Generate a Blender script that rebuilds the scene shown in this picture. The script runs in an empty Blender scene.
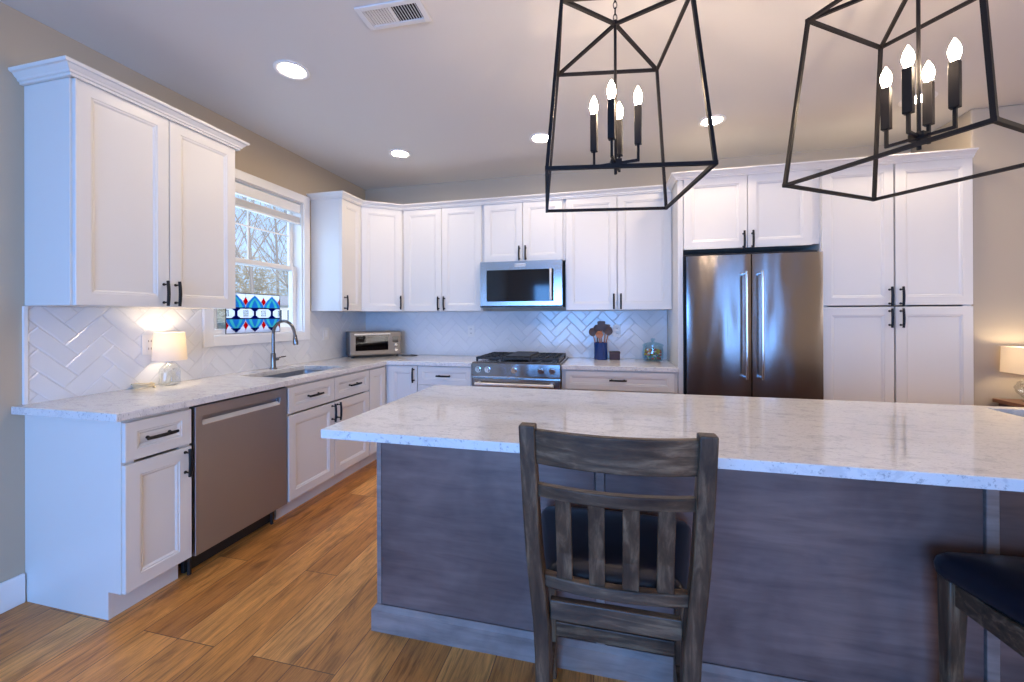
import bpy, bmesh, math, random
from math import pi, sin, cos, radians
from mathutils import Vector, Matrix
random.seed(7)
S = bpy.context.scene
COL = S.collection

# ------------------------------------------------------------------ camera
cam_d = bpy.data.cameras.new('camera')
cam = bpy.data.objects.new('camera', cam_d)
COL.objects.link(cam)
cam.location = (2.6559, -3.9894, 1.3123)
cam.rotation_euler = (pi/2 + 0.0011, 0.0037, 0.2354)
cam_d.sensor_width = 36.0
cam_d.lens = 403.98 / 1024 * 36
cam_d.shift_x = -(514.07 - 512) / 1024
cam_d.shift_y = (316.64 - 341) / 1024
cam_d.clip_start = 0.05
S.camera = cam

# ------------------------------------------------------------------ view, world, large lights
S.view_settings.view_transform = 'Standard'
S.view_settings.look = 'None'
S.view_settings.gamma = 1.0
S.view_settings.use_curve_mapping = False
S.view_settings.exposure = 0.06
S.cycles.use_denoising = True
S.cycles.max_bounces = 8
S.cycles.diffuse_bounces = 5
S.cycles.glossy_bounces = 5
S.cycles.transmission_bounces = 8
S.cycles.transparent_max_bounces = 16
S.cycles.sample_clamp_indirect = 6.0
S.cycles.caustics_reflective = False
S.cycles.caustics_refractive = False

W = bpy.data.worlds.new('world')
S.world = W
W.use_nodes = True
nt = W.node_tree
bg = nt.nodes['Background']
tc = nt.nodes.new('ShaderNodeTexCoord')
sep = nt.nodes.new('ShaderNodeSeparateXYZ')
ramp = nt.nodes.new('ShaderNodeValToRGB')
nt.links.new(tc.outputs['Generated'], sep.inputs[0])
nt.links.new(sep.outputs['Z'], ramp.inputs[0])
nt.links.new(ramp.outputs[0], bg.inputs[0])
ramp.color_ramp.elements[0].position = 0.0
ramp.color_ramp.elements[0].color = (0.62, 0.80, 1.0, 1)
ramp.color_ramp.elements[1].position = 0.6
ramp.color_ramp.elements[1].color = (0.22, 0.45, 0.95, 1)
bg.inputs[1].default_value = 1.35

sun_d = bpy.data.lights.new('sun', 'SUN')
sun = bpy.data.objects.new('sun', sun_d)
COL.objects.link(sun)
sun_d.energy = 4.0
sun_d.angle = 0.01
sun_d.color = (1.0, 0.93, 0.82)
sun.rotation_euler = (radians(25), radians(42), 0)

def area_light(name, loc, rot, sx, sy, energy, color):
    d = bpy.data.lights.new(name, 'AREA')
    d.shape = 'RECTANGLE'
    d.size, d.size_y, d.energy, d.color = sx, sy, energy, color
    o = bpy.data.objects.new(name, d)
    o.location, o.rotation_euler = loc, rot
    COL.objects.link(o)
    return o

# daylight through the glazed openings behind the camera (rear wall, facing the kitchen)
area_light('daylight_patio', (1.9, -7.05, 1.12), (pi/2, 0, 0), 2.3, 2.0, 225, (0.12, 0.39, 1.0))
area_light('daylight_rear_window', (5.5, -7.05, 1.12), (pi/2, 0, 0), 0.5, 2.0, 26, (0.13, 0.40, 1.0))
# added warm fill from the right, set in an invented side window
area_light('daylight_side_window', (8.15, -5.6, 1.45), (0, pi/2, 0), 1.5, 2.2, 55, (1.0, 0.88, 0.76))
# sky light through the kitchen window
area_light('daylight_kitchen_window', (-0.30, -1.37, 1.75), (0, -pi/2, 0), 1.1, 0.8, 9, (0.55, 0.75, 1.0))

# ------------------------------------------------------------------ materials
def mat(name, col, rough=0.5, metal=0.0, **kw):
    m = bpy.data.materials.new(name)
    m.use_nodes = True
    b = m.node_tree.nodes['Principled BSDF']
    b.inputs['Base Color'].default_value = (*col, 1)
    b.inputs['Roughness'].default_value = rough
    b.inputs['Metallic'].default_value = metal
    for k, v in kw.items():
        b.inputs[k.replace('_', ' ')].default_value = v
    return m

def nodes(m):
    return m.node_tree, m.node_tree.nodes, m.node_tree.links, m.node_tree.nodes['Principled BSDF']

def coords(N, L, scale=(1, 1, 1), rot=(0, 0, 0)):
    t = N.new('ShaderNodeTexCoord')
    p = N.new('ShaderNodeMapping')
    p.inputs['Scale'].default_value = scale
    p.inputs['Rotation'].default_value = rot
    L.new(t.outputs['Object'], p.inputs[0])
    return p.outputs[0]

def noise(N, L, vec, scale, detail=4, rough=0.55, dist=0.0):
    n = N.new('ShaderNodeTexNoise')
    n.inputs['Scale'].default_value = scale
    n.inputs['Detail'].default_value = detail
    n.inputs['Roughness'].default_value = rough
    n.inputs['Distortion'].default_value = dist
    L.new(vec, n.inputs['Vector'])
    return n.outputs['Fac']

def cramp(N, L, fac, stops):
    r = N.new('ShaderNodeValToRGB')
    e = r.color_ramp.elements
    while len(e) < len(stops):
        e.new(0.5)
    for i, (p, c) in enumerate(stops):
        e[i].position = p
        e[i].color = (*c, 1) if len(c) == 3 else c
    L.new(fac, r.inputs[0])
    return r.outputs[0]

def bump(N, L, h, b, strength=0.2, dist=0.01):
    n = N.new('ShaderNodeBump')
    n.inputs['Strength'].default_value = strength
    n.inputs['Distance'].default_value = dist
    L.new(h, n.inputs['Height'])
    L.new(n.outputs[0], b.inputs['Normal'])

def mix(N, L, a, b_, fac, mode='MIX'):
    n = N.new('ShaderNodeMix')
    n.data_type = 'RGBA'
    n.blend_type = mode
    if isinstance(fac, float):
        n.inputs[0].default_value = fac
    else:
        L.new(fac, n.inputs[0])
    for i, x in ((6, a), (7, b_)):
        if isinstance(x, tuple):
            n.inputs[i].default_value = (*x, 1)
        else:
            L.new(x, n.inputs[i])
    return n.outputs[2]

M = {}
M['white'] = mat('painted_white_cabinet', (0.715, 0.695, 0.66), 0.34)
M['trimwhite'] = mat('white_trim_paint', (0.82, 0.82, 0.82), 0.35)
M['black'] = mat('matte_black_metal', (0.012, 0.012, 0.014), 0.42, 0.6)
M['bronze'] = mat('dark_bronze_iron', (0.010, 0.009, 0.010), 0.5, 0.0, Specular_IOR_Level=0.15)
M['blackplastic'] = mat('black_plastic', (0.012, 0.012, 0.013), 0.45)
M['darkgap'] = mat('dark_interior', (0.02, 0.02, 0.022), 0.8)
M['blackglass'] = mat('black_glass', (0.012, 0.013, 0.016), 0.06)
M['chrome'] = mat('polished_chrome', (0.72, 0.72, 0.73), 0.12, 1.0)
M['iron'] = mat('cast_iron', (0.018, 0.018, 0.02), 0.5)
M['plate'] = mat('white_plastic_plate', (0.75, 0.74, 0.72), 0.35)
M['tile'] = mat('white_gloss_tile', (0.73, 0.735, 0.75), 0.13)
M['grout'] = mat('grout', (0.60, 0.61, 0.64), 0.85)
M['leather'] = mat('dark_navy_leather', (0.003, 0.006, 0.014), 0.28)
M['bluecrock'] = mat('blue_glaze', (0.010, 0.040, 0.17), 0.2)
M['utdark'] = mat('dark_utensil_wood', (0.075, 0.038, 0.03), 0.5)
M['utwarm'] = mat('warm_utensil_wood', (0.42, 0.15, 0.06), 0.45)
M['darkbox'] = mat('dark_wood_box', (0.06, 0.028, 0.035), 0.5)
M['cord'] = mat('beige_cord', (0.62, 0.52, 0.34), 0.6)
M['tabletop'] = mat('side_table_wood', (0.20, 0.09, 0.05), 0.4)
M['ventwhite'] = mat('vent_white', (0.72, 0.72, 0.72), 0.5)

# wall paint
def paint(name, col):
    m = mat(name, col, 0.75)
    T, N, L, b = nodes(m)
    v = coords(N, L)
    bump(N, L, noise(N, L, v, 260, 2), b, 0.05, 0.002)
    return m
M['wall'] = paint('greige_wall_paint', (0.47, 0.40, 0.305))
M['ceil'] = paint('ceiling_paint', (0.68, 0.66, 0.63))

# stainless steel
def steel(name, base, rough, wav, vertical=True):
    m = mat(name, base, rough, 1.0)
    T, N, L, b = nodes(m)
    b.inputs['Anisotropic'].default_value = 0.75
    b.inputs['Anisotropic Rotation'].default_value = 0.25 if vertical else 0.0
    v = coords(N, L, (1, 1, 90) if not vertical else (160, 160, 1))
    f = noise(N, L, v, 4, 3)
    v2 = coords(N, L, (1.0, 1.0, 0.28))
    g = noise(N, L, v2, 6.0, 1, 0.4)
    a = N.new('ShaderNodeMath'); a.operation = 'MULTIPLY_ADD'
    L.new(f, a.inputs[0]); a.inputs[1].default_value = 0.012
    L.new(g, a.inputs[2])
    bump(N, L, a.outputs[0], b, wav, 0.02)
    return m
M['steel'] = steel('stainless_steel', (0.31, 0.29, 0.29), 0.19, 0.32)
M['steelplain'] = steel('stainless_trim', (0.60, 0.59, 0.585), 0.20, 0.02, False)
M['dwsteel'] = steel('dishwasher_steel', (0.41, 0.405, 0.44), 0.46, 0.01)
M['toaster'] = mat('toaster_steel', (0.235, 0.212, 0.195), 0.38, 0.85)
M['faucet'] = mat('brushed_dark_steel', (0.22, 0.205, 0.195), 0.18, 1.0)
M['lip'] = mat('satin_steel_lip', (0.74, 0.71, 0.66), 0.38, 0.45)
M['sinksteel'] = mat('sink_steel', (0.42, 0.44, 0.47), 0.35, 0.9)

# quartz
def quartz():
    m = mat('white_quartz', (0.75, 0.74, 0.74), 0.07)
    T, N, L, b = nodes(m)
    v = coords(N, L, (1, 2.4, 1))
    n1 = noise(N, L, v, 9, 8, 0.72, 0.6)
    veins = cramp(N, L, n1, [(0.0, (0.52, 0.51, 0.53)), (0.40, (0.62, 0.61, 0.61)), (0.47, (0.73, 0.715, 0.70)), (1.0, (0.74, 0.725, 0.71))])
    v2 = coords(N, L, (1, 3.0, 1))
    n2 = noise(N, L, v2, 75, 3, 0.7)
    sp = cramp(N, L, n2, [(0.0, (0.36, 0.36, 0.39)), (0.34, (0.50, 0.50, 0.52)), (0.43, (1, 1, 1)), (1.0, (1, 1, 1))])
    L.new(mix(N, L, veins, sp, 0.75, 'MULTIPLY'), b.inputs['Base Color'])
    return m
M['quartz'] = quartz()

# plank floor
def floor_mat():
    m = mat('hickory_plank_floor', (0.3, 0.15, 0.07), 0.36)
    T, N, L, b = nodes(m)
    v = coords(N, L, (1, 1, 1), (0, 0, pi/2))
    br = N.new('ShaderNodeTexBrick')
    br.offset = 0.37; br.offset_frequency = 3
    br.inputs['Scale'].default_value = 1.0
    br.inputs['Brick Width'].default_value = 1.35
    br.inputs['Row Height'].default_value = 0.185
    br.inputs['Mortar Size'].default_value = 0.0016
    br.inputs['Mortar Smooth'].default_value = 0.1
    br.inputs['Bias'].default_value = 0.0
    br.inputs['Color1'].default_value = (0, 0, 0, 1)
    br.inputs['Color2'].default_value = (1, 1, 1, 1)
    br.inputs['Mortar'].default_value = (0.5, 0.5, 0.5, 1)
    L.new(v, br.inputs['Vector'])
    tone = cramp(N, L, br.outputs['Color'], [(0.0, (0.46, 0.180, 0.042)), (0.35, (0.60, 0.250, 0.060)), (0.7, (0.70, 0.310, 0.080)), (1.0, (0.78, 0.375, 0.110))])
    # shift the grain from plank to plank
    add = N.new('ShaderNodeVectorMath'); add.operation = 'ADD'
    sc = N.new('ShaderNodeVectorMath'); sc.operation = 'SCALE'
    L.new(br.outputs['Color'], sc.inputs[0]); sc.inputs[3].default_value = 37.0
    L.new(coords(N, L, (42, 2.0, 1)), add.inputs[0]); L.new(sc.outputs[0], add.inputs[1])
    g = noise(N, L, add.outputs[0], 2.0, 8, 0.68, 0.8)
    grain = cramp(N, L, g, [(0.33, (0.30, 0.25, 0.22)), (0.44, (0.78, 0.75, 0.72)), (0.54, (1.15, 1.15, 1.12)), (0.66, (0.60, 0.56, 0.52))])
    add2 = N.new('ShaderNodeVectorMath'); add2.operation = 'ADD'
    L.new(coords(N, L, (5.5, 1.3, 1)), add2.inputs[0]); L.new(sc.outputs[0], add2.inputs[1])
    k = noise(N, L, add2.outputs[0], 2.2, 3, 0.5, 1.6)
    blot = cramp(N, L, k, [(0.30, (0.28, 0.22, 0.19)), (0.42, (0.78, 0.74, 0.70)), (0.54, (1.0, 1.0, 1.0)), (0.7, (1.28, 1.26, 1.2))])
    vo = N.new('ShaderNodeTexVoronoi'); vo.inputs['Scale'].default_value = 1.0
    L.new(coords(N, L, (3.1, 1.4, 1)), vo.inputs['Vector'])
    knot = cramp(N, L, vo.outputs['Distance'], [(0.0, (0.12, 0.10, 0.09)), (0.035, (0.30, 0.26, 0.24)), (0.075, (1, 1, 1)), (1.0, (1, 1, 1))])
    c = mix(N, L, tone, grain, 0.72, 'MULTIPLY')
    c = mix(N, L, c, blot, 0.62, 'MULTIPLY')
    c = mix(N, L, c, knot, 0.8, 'MULTIPLY')
    c = mix(N, L, c, (0.12, 0.055, 0.026), br.outputs['Fac'])
    L.new(c, b.inputs['Base Color'])
    inv = N.new('ShaderNodeMath'); inv.operation = 'MULTIPLY_ADD'
    L.new(br.outputs['Fac'], inv.inputs[0]); inv.inputs[1].default_value = -1.0
    L.new(g, inv.inputs[2])
    bump(N, L, inv.outputs[0], b, 0.16, 0.006)
    return m
M['floor'] = floor_mat()

def wood(name, cols, scale, rough, st=0.1, big=3.0):
    m = mat(name, cols[1], rough)
    T, N, L, b = nodes(m)
    g = noise(N, L, coords(N, L, scale), 2.0, 6, 0.62, 0.5)
    c = cramp(N, L, g, [(0.25, cols[0]), (0.5, cols[1]), (0.75, cols[2])])
    k = noise(N, L, coords(N, L), big, 4, 0.6, 0.3)
    c2 = cramp(N, L, k, [(0.36, (0.60, 0.60, 0.62)), (0.52, (1, 1, 1)), (0.66, (1.25, 1.2, 1.12))])
    L.new(mix(N, L, c, c2, 0.8, 'MULTIPLY'), b.inputs['Base Color'])
    bump(N, L, g, b, st, 0.004)
    return m
M['island'] = wood('grey_stained_maple', ((0.125, 0.080, 0.074), (0.180, 0.118, 0.106), (0.22, 0.150, 0.135)), (1.6, 1.6, 14), 0.38, 0.05, 2.2)
M['islandtrim'] = wood('grey_stained_trim', ((0.20, 0.155, 0.14), (0.28, 0.22, 0.20), (0.34, 0.27, 0.245)), (2, 2, 18), 0.38, 0.05)
M['stoolv'] = wood('weathered_stool_wood', ((0.012, 0.006, 0.003), (0.060, 0.034, 0.019), (0.21, 0.138, 0.082)), (22, 22, 2.2), 0.5, 0.25, 9.0)
M['stoolh'] = wood('weathered_stool_rail', ((0.014, 0.007, 0.004), (0.072, 0.042, 0.024), (0.25, 0.165, 0.10)), (2.2, 14, 20), 0.5, 0.25, 9.0)

def emission(name, col, s):
    m = bpy.data.materials.new(name)
    m.use_nodes = True
    N, L = m.node_tree.nodes, m.node_tree.links
    N.clear()
    e = N.new('ShaderNodeEmission'); o = N.new('ShaderNodeOutputMaterial')
    e.inputs[0].default_value = (*col, 1); e.inputs[1].default_value = s
    L.new(e.outputs[0], o.inputs[0])
    return m
M['bulb'] = emission('lit_candle_bulb', (1.0, 0.74, 0.50), 220.0)
M['can'] = emission('lit_downlight_lens', (1.0, 0.80, 0.58), 150.0)
M['lampbulb'] = emission('lit_lamp_bulb', (1.0, 0.78, 0.50), 60.0)

def glass_thin(name, tint=(1, 1, 1), refl=0.10):
    m = bpy.data.materials.new(name)
    m.use_nodes = True
    N, L = m.node_tree.nodes, m.node_tree.links
    N.clear()
    t = N.new('ShaderNodeBsdfTransparent'); g = N.new('ShaderNodeBsdfGlossy'); x = N.new('ShaderNodeMixShader'); o = N.new('ShaderNodeOutputMaterial')
    t.inputs[0].default_value = (*tint, 1); g.inputs['Roughness'].default_value = 0.02
    x.inputs[0].default_value = refl
    L.new(t.outputs[0], x.inputs[1]); L.new(g.outputs[0], x.inputs[2]); L.new(x.outputs[0], o.inputs[0])
    return m
M['glass'] = glass_thin('window_glass', (0.96, 0.98, 1.0), 0.05)
M['jarglass'] = glass_thin('jar_glass', (0.72, 0.90, 0.95), 0.16)
M['ovenglass'] = glass_thin('oven_glass', (0.35, 0.36, 0.40), 0.05)

def stained(name, col, tr=0.55):
    m = bpy.data.materials.new(name)
    m.use_nodes = True
    N, L = m.node_tree.nodes, m.node_tree.links
    N.clear()
    t = N.new('ShaderNodeBsdfTransparent'); d = N.new('ShaderNodeBsdfTranslucent'); e = N.new('ShaderNodeBsdfDiffuse')
    x = N.new('ShaderNodeMixShader'); y = N.new('ShaderNodeMixShader'); o = N.new('ShaderNodeOutputMaterial')
    for n in (t, d, e):
        n.inputs[0].default_value = (*col, 1)
    x.inputs[0].default_value = 0.35
    L.new(d.outputs[0], x.inputs[1]); L.new(e.outputs[0], x.inputs[2])
    y.inputs[0].default_value = tr
    L.new(x.outputs[0], y.inputs[1]); L.new(t.outputs[0], y.inputs[2]); L.new(y.outputs[0], o.inputs[0])
    return m
SG = [stained('leaded_white', (0.90, 0.91, 0.96), 0.3), stained('leaded_clear', (0.93, 0.97, 1.0), 0.8), stained('leaded_azure', (0.06, 0.36, 0.72), 0.35),
      stained('leaded_teal', (0.16, 0.68, 0.66), 0.35), stained('leaded_navy', (0.01, 0.02, 0.22)), stained('leaded_red', (0.75, 0.01, 0.02)), mat('lead_came', (0.02, 0.02, 0.022), 0.5, 0.4)]

def shade_mat():
    m = bpy.data.materials.new('linen_lamp_shade')
    m.use_nodes = True
    N, L = m.node_tree.nodes, m.node_tree.links
    N.clear()
    d = N.new('ShaderNodeBsdfDiffuse'); t = N.new('ShaderNodeBsdfTranslucent'); x = N.new('ShaderNodeMixShader'); o = N.new('ShaderNodeOutputMaterial')
    d.inputs[0].default_value = (0.86, 0.82, 0.76, 1); t.inputs[0].default_value = (0.9, 0.82, 0.70, 1); x.inputs[0].default_value = 0.5
    L.new(d.outputs[0], x.inputs[1]); L.new(t.outputs[0], x.inputs[2]); L.new(x.outputs[0], o.inputs[0])
    return m
M['shade'] = shade_mat()
M['clearglass'] = glass_thin('clear_cut_glass_base', (0.90, 0.93, 0.95), 0.22)

# ------------------------------------------------------------------ mesh builder
class MB:
    def __init__(self):
        self.v, self.f, self.mi = [], [], []
        self.cur = 0
    def add(self, vs, fs):
        n = len(self.v)
        self.v += [tuple(p) for p in vs]
        self.f += [tuple(i + n for i in q) for q in fs]
        self.mi += [self.cur] * len(fs)
        return self
    def box(self, x0, x1, y0, y1, z0, z1):
        x0, x1 = min(x0, x1), max(x0, x1); y0, y1 = min(y0, y1), max(y0, y1); z0, z1 = min(z0, z1), max(z0, z1)
        return self.add([(x0, y0, z0), (x1, y0, z0), (x1, y1, z0), (x0, y1, z0), (x0, y0, z1), (x1, y0, z1), (x1, y1, z1), (x0, y1, z1)],
                        [(0, 3, 2, 1), (4, 5, 6, 7), (0, 1, 5, 4), (1, 2, 6, 5), (2, 3, 7, 6), (3, 0, 4, 7)])
    def rings(self, rings, close=True, cap=True):
        n = len(rings[0]); vs = [p for r in rings for p in r]; fs = []
        for i in range(len(rings) - 1):
            for j in range(n if close else n - 1):
                k = (j + 1) % n
                fs.append((i*n + j, i*n + k, (i+1)*n + k, (i+1)*n + j))
        if cap:
            fs.append(tuple(reversed(range(n))))
            fs.append(tuple((len(rings)-1)*n + j for j in range(n)))
        return self.add(vs, fs)
    def lathe(self, prof, c=(0, 0, 0), n=24, cap=True):
        return self.rings([[(c[0] + r*cos(2*pi*j/n), c[1] + r*sin(2*pi*j/n), c[2] + z) for j in range(n)] for r, z in prof], True, cap)
    def cyl(self, p, q, r, n=12, r2=None):
        return self.tube([p, q], [r, r if r2 is None else r2], n)
    def tube(self, pts, r, n=8, square=False):
        pts = [Vector(p) for p in pts]
        rr = r if isinstance(r, (list, tuple)) else [r]*len(pts)
        prev = None; rings = []
        for i, p in enumerate(pts):
            a = pts[max(i-1, 0)]; b = pts[min(i+1, len(pts)-1)]
            t = (b - a).normalized()
            if prev is None:
                u = t.orthogonal().normalized() if abs(t.z) > 0.95 else t.cross(Vector((0, 0, 1))).normalized()
                if abs(t.z) > 0.95:
                    u = (Vector((1, 0, 0)) - t*t.x).normalized()
            else:
                u = (prev - t*prev.dot(t)).normalized()
            prev = u; w = t.cross(u)
            if square:
                rings.append([p + (u*sx + w*sy)*rr[i] for sx, sy in ((1, 1), (-1, 1), (-1, -1), (1, -1))])
            else:
                rings.append([p + (u*cos(2*pi*j/n) + w*sin(2*pi*j/n))*rr[i] for j in range(n)])
        return self.rings(rings)
    def sphere(self, c, r, n=12, m=8, sz=1.0):
        prof = [(max(r*sin(pi*i/m), 1e-4), -r*sz*cos(pi*i/m)) for i in range(m+1)]
        return self.lathe(prof, c, n)
    def xf(self, mtx):
        self.v = [tuple(mtx @ Vector(p)) for p in self.v]
        return self
    def build(self, name, mats, parent=None, bevel=0.0, smooth=None, seg=2):
        me = bpy.data.meshes.new(name)
        me.from_pydata(self.v, [], self.f)
        for m in (mats if isinstance(mats, (list, tuple)) else [mats]):
            me.materials.append(m)
        me.polygons.foreach_set('material_index', self.mi)
        bm = bmesh.new(); bm.from_mesh(me)
        bmesh.ops.recalc_face_normals(bm, faces=bm.faces)
        bm.to_mesh(me); bm.free()
        if smooth is not None:
            me.polygons.foreach_set('use_smooth', [True]*len(me.polygons))
            me.set_sharp_from_angle(angle=radians(smooth))
        me.update()
        o = bpy.data.objects.new(name, me)
        COL.objects.link(o)
        if parent is not None:
            o.parent = parent
        if bevel:
            md = o.modifiers.new('bevel', 'BEVEL')
            md.width, md.segments, md.limit_method, md.angle_limit = bevel, seg, 'ANGLE', radians(35)
            md.harden_normals = False
        return o

def thing(name, label, cat, loc=(0, 0, 0), rz=0.0, group=None):
    o = bpy.data.objects.new(name, None)
    o.empty_display_size = 0.1
    o.location, o.rotation_euler = loc, (0, 0, rz)
    COL.objects.link(o)
    return tag(o, label, cat, group)

def tag(o, label, cat, group=None):
    o['label'], o['category'] = label, cat
    if group:
        o['group'] = group
    return o

def struct(o):
    o['kind'] = 'structure'
    return o

def copy_tree(o, parent=None):
    c = o.copy()
    COL.objects.link(c)
    if parent is not None:
        c.parent = parent
    for ch in o.children:
        copy_tree(ch, c)
    return c

# ------------------------------------------------------------------ room shell
CH = 2.735
XR, YF = 8.2, -7.2
WX0, WX1 = -0.14, 0.0
WY0, WY1, WZ0, WZ1 = -1.79, -0.943, 1.185, 2.33       # kitchen window opening
struct(MB().box(-0.14, XR+0.14, YF-0.14, 0.14, -0.06, 0.0).build('floor', M['floor']))
struct(MB().box(-0.14, XR+0.14, YF-0.14, 0.14, CH, CH+0.12).build('ceiling', M['ceil']))
m = MB()
m.box(WX0, WX1, YF-0.14, WY0, 0, CH).box(WX0, WX1, WY1, 0.14, 0, CH).box(WX0, WX1, WY0, WY1, 0, WZ0).box(WX0, WX1, WY0, WY1, WZ1, CH)
struct(m.build('wall_left', M['wall']))
struct(MB().box(0, 5.06, 0, 0.14, 0, CH).build('wall_back', M['wall']))
struct(MB().box(5.075, XR, -0.55, 0.14, 0, CH).build('wall_right_of_pantry', M['wall'], bevel=0.012, seg=3))
m = MB()
m.box(XR, XR+0.14, YF-0.14, -6.7, 0, CH).box(XR, XR+0.14, -4.5, 0.14, 0, CH).box(XR, XR+0.14, -6.7, -4.5, 0, 0.7).box(XR, XR+0.14, -6.7, -4.5, 2.2, CH)
struct(m.build('wall_right', M['wall']))
d = struct(bpy.data.objects.new('window_2', None)); COL.objects.link(d)  # invented window, added to let the fill light in from the right
m = MB()
for y in (-6.7, -5.64, -4.56):
    m.box(XR+0.03, XR+0.11, y, y+0.06, 0.7, 2.2)
for a_, b_ in ((-6.64, -5.64), (-5.58, -4.56)):
    m.box(XR+0.03, XR+0.11, a_, b_, 0.7, 0.77).box(XR+0.03, XR+0.11, a_, b_, 2.13, 2.2)
m.build('window_frame', M['trimwhite'], d)
MB().box(XR+0.07, XR+0.075, -6.64, -5.64, 0.77, 2.13).box(XR+0.07, XR+0.075, -5.58, -4.56, 0.77, 2.13).build('pane', M['glass'], d)
# rear wall with a patio door opening and a window opening
m = MB()
m.box(0, 0.7, YF-0.14, YF, 0, CH).box(3.1, 5.15, YF-0.14, YF, 0, CH).box(5.85, XR, YF-0.14, YF, 0, CH)
m.box(0.7, 3.1, YF-0.14, YF, 2.14, CH).box(5.15, 5.85, YF-0.14, YF, 2.14, CH)
struct(m.build('wall_front', M['wall']))
d = struct(bpy.data.objects.new('door_1', None)); COL.objects.link(d)
m = MB()
for x in (0.70, 1.86, 3.02):
    m.box(x, x+0.08, YF-0.11, YF-0.03, 0, 2.14)
m.box(0.78, 3.02, YF-0.11, YF-0.03, 2.06, 2.14).box(0.78, 3.02, YF-0.11, YF-0.03, 0, 0.10)
m.build('door_frame', M['trimwhite'], d)
MB().box(0.78, 1.86, YF-0.075, YF-0.07, 0.1, 2.06).box(1.94, 3.02, YF-0.075, YF-0.07, 0.1, 2.06).build('pane', M['glass'], d)
d = struct(bpy.data.objects.new('door_2', None)); COL.objects.link(d)
MB().box(5.15, 5.23, YF-0.11, YF-0.03, 0, 2.14).box(5.77, 5.85, YF-0.11, YF-0.03, 0, 2.14).box(5.23, 5.77, YF-0.11, YF-0.03, 2.06, 2.14).box(5.23, 5.77, YF-0.11, YF-0.03, 0, 0.12).build('door_frame', M['trimwhite'], d)
MB().box(5.23, 5.77, YF-0.075, YF-0.07, 0.12, 2.06).build('pane', M['glass'], d)

# baseboards
def baseboard(name, x0, x1, y0, y1):
    return struct(MB().box(x0, x1, y0, y1, 0.0, 0.135).build(name, M['trimwhite'], bevel=0.004))
baseboard('baseboard_left', 0.0, 0.016, YF, -2.697)
baseboard('baseboard_right', 5.09, XR, -0.566, -0.55)

# ------------------------------------------------------------------ kitchen window
w = struct(bpy.data.objects.new('window_1', None)); COL.objects.link(w)
TY0, TY1, TZ0, TZ1 = -1.855, -0.878, 1.118, 2.395
m = MB()
m.box(0.001, 0.022, TY0, WY0+0.004, TZ0, TZ1).box(0.001, 0.022, WY1-0.004, TY1, TZ0, TZ1)
m.box(0.001, 0.022, WY0+0.004, WY1-0.004, WZ1-0.004, TZ1).box(0.001, 0.022, WY0+0.004, WY1-0.004, TZ0, WZ0+0.004)
m.build('window_casing', M['trimwhite'], w, bevel=0.004)
m = MB()
m.box(-0.139, -0.0005, WY0, WY0+0.012, WZ0, WZ1).box(-0.139, -0.0005, WY1-0.012, WY1, WZ0, WZ1)
m.box(-0.139, -0.0005, WY0+0.012, WY1-0.012, WZ1-0.012, WZ1).box(-0.139, -0.0005, WY0+0.012, WY1-0.012, WZ0, WZ0+0.012)
m.build('window_jamb', M['trimwhite'], w)
jy0, jy1, jz0, jz1 = WY0+0.012, WY1-0.012, WZ0+0.012, WZ1-0.012
def sash(name, x0, x1, z0, z1, grille):
    m = MB()
    t = 0.042
    m.box(x0, x1, jy0, jy0+t, z0, z1).box(x0, x1, jy1-t, jy1, z0, z1)
    m.box(x0, x1, jy0+t, jy1-t, z0, z0+t*0.9).box(x0, x1, jy0+t, jy1-t, z1-t*0.9, z1)
    xm = (x0+x1)/2
    if grille:
        ym, zm = (jy0+jy1)/2-0.035, 2.03
        m.box(xm-0.006, xm+0.006, ym-0.006, ym+0.006, z0+t*0.9, z1-t*0.9)
        m.box(xm-0.006, xm+0.006, jy0+t, ym-0.006, zm-0.006, zm+0.006).box(xm-0.006, xm+0.006, ym+0.006, jy1-t, zm-0.006, zm+0.006)
    o = m.build(name, M['trimwhite'], w, bevel=0.003)
    MB().box(xm-0.003 - (0.012 if grille else 0), xm+0.003 - (0.012 if grille else 0), jy0+t, jy1-t, z0+t*0.9, z1-t*0.9).build('pane', M['glass'], o)
sash('upper_sash', -0.118, -0.090, 1.722, jz1, True)
sash('lower_sash', -0.088, -0.058, jz0, 1.765, False)

t = thing('window_blind', 'white blind raised to the top of the window over the sink', 'blind', (-0.03, -1.366, 2.31))
m = MB(); m.box(-0.020, 0.022, -0.405, 0.405, -0.078, -0.002); m.build('headrail', M['trimwhite'], t, bevel=0.004)
m = MB()
for k in range(6):
    m.box(-0.018, 0.020, -0.402, 0.402, -0.118-k*0.0075, -0.1135-k*0.0075)
m.build('slat_stack', M['trimwhite'], t)
MB().box(-0.018, 0.020, -0.402, 0.402, -0.176, -0.160).build('bottom_rail', M['trimwhite'], t, bevel=0.003)
for y in (-0.3, 0.3):
    MB().cyl((0.0, y, -0.16), (0.0, y, -0.07), 0.0012, 6).build('lift_cord', M['trimwhite'], t)

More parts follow.
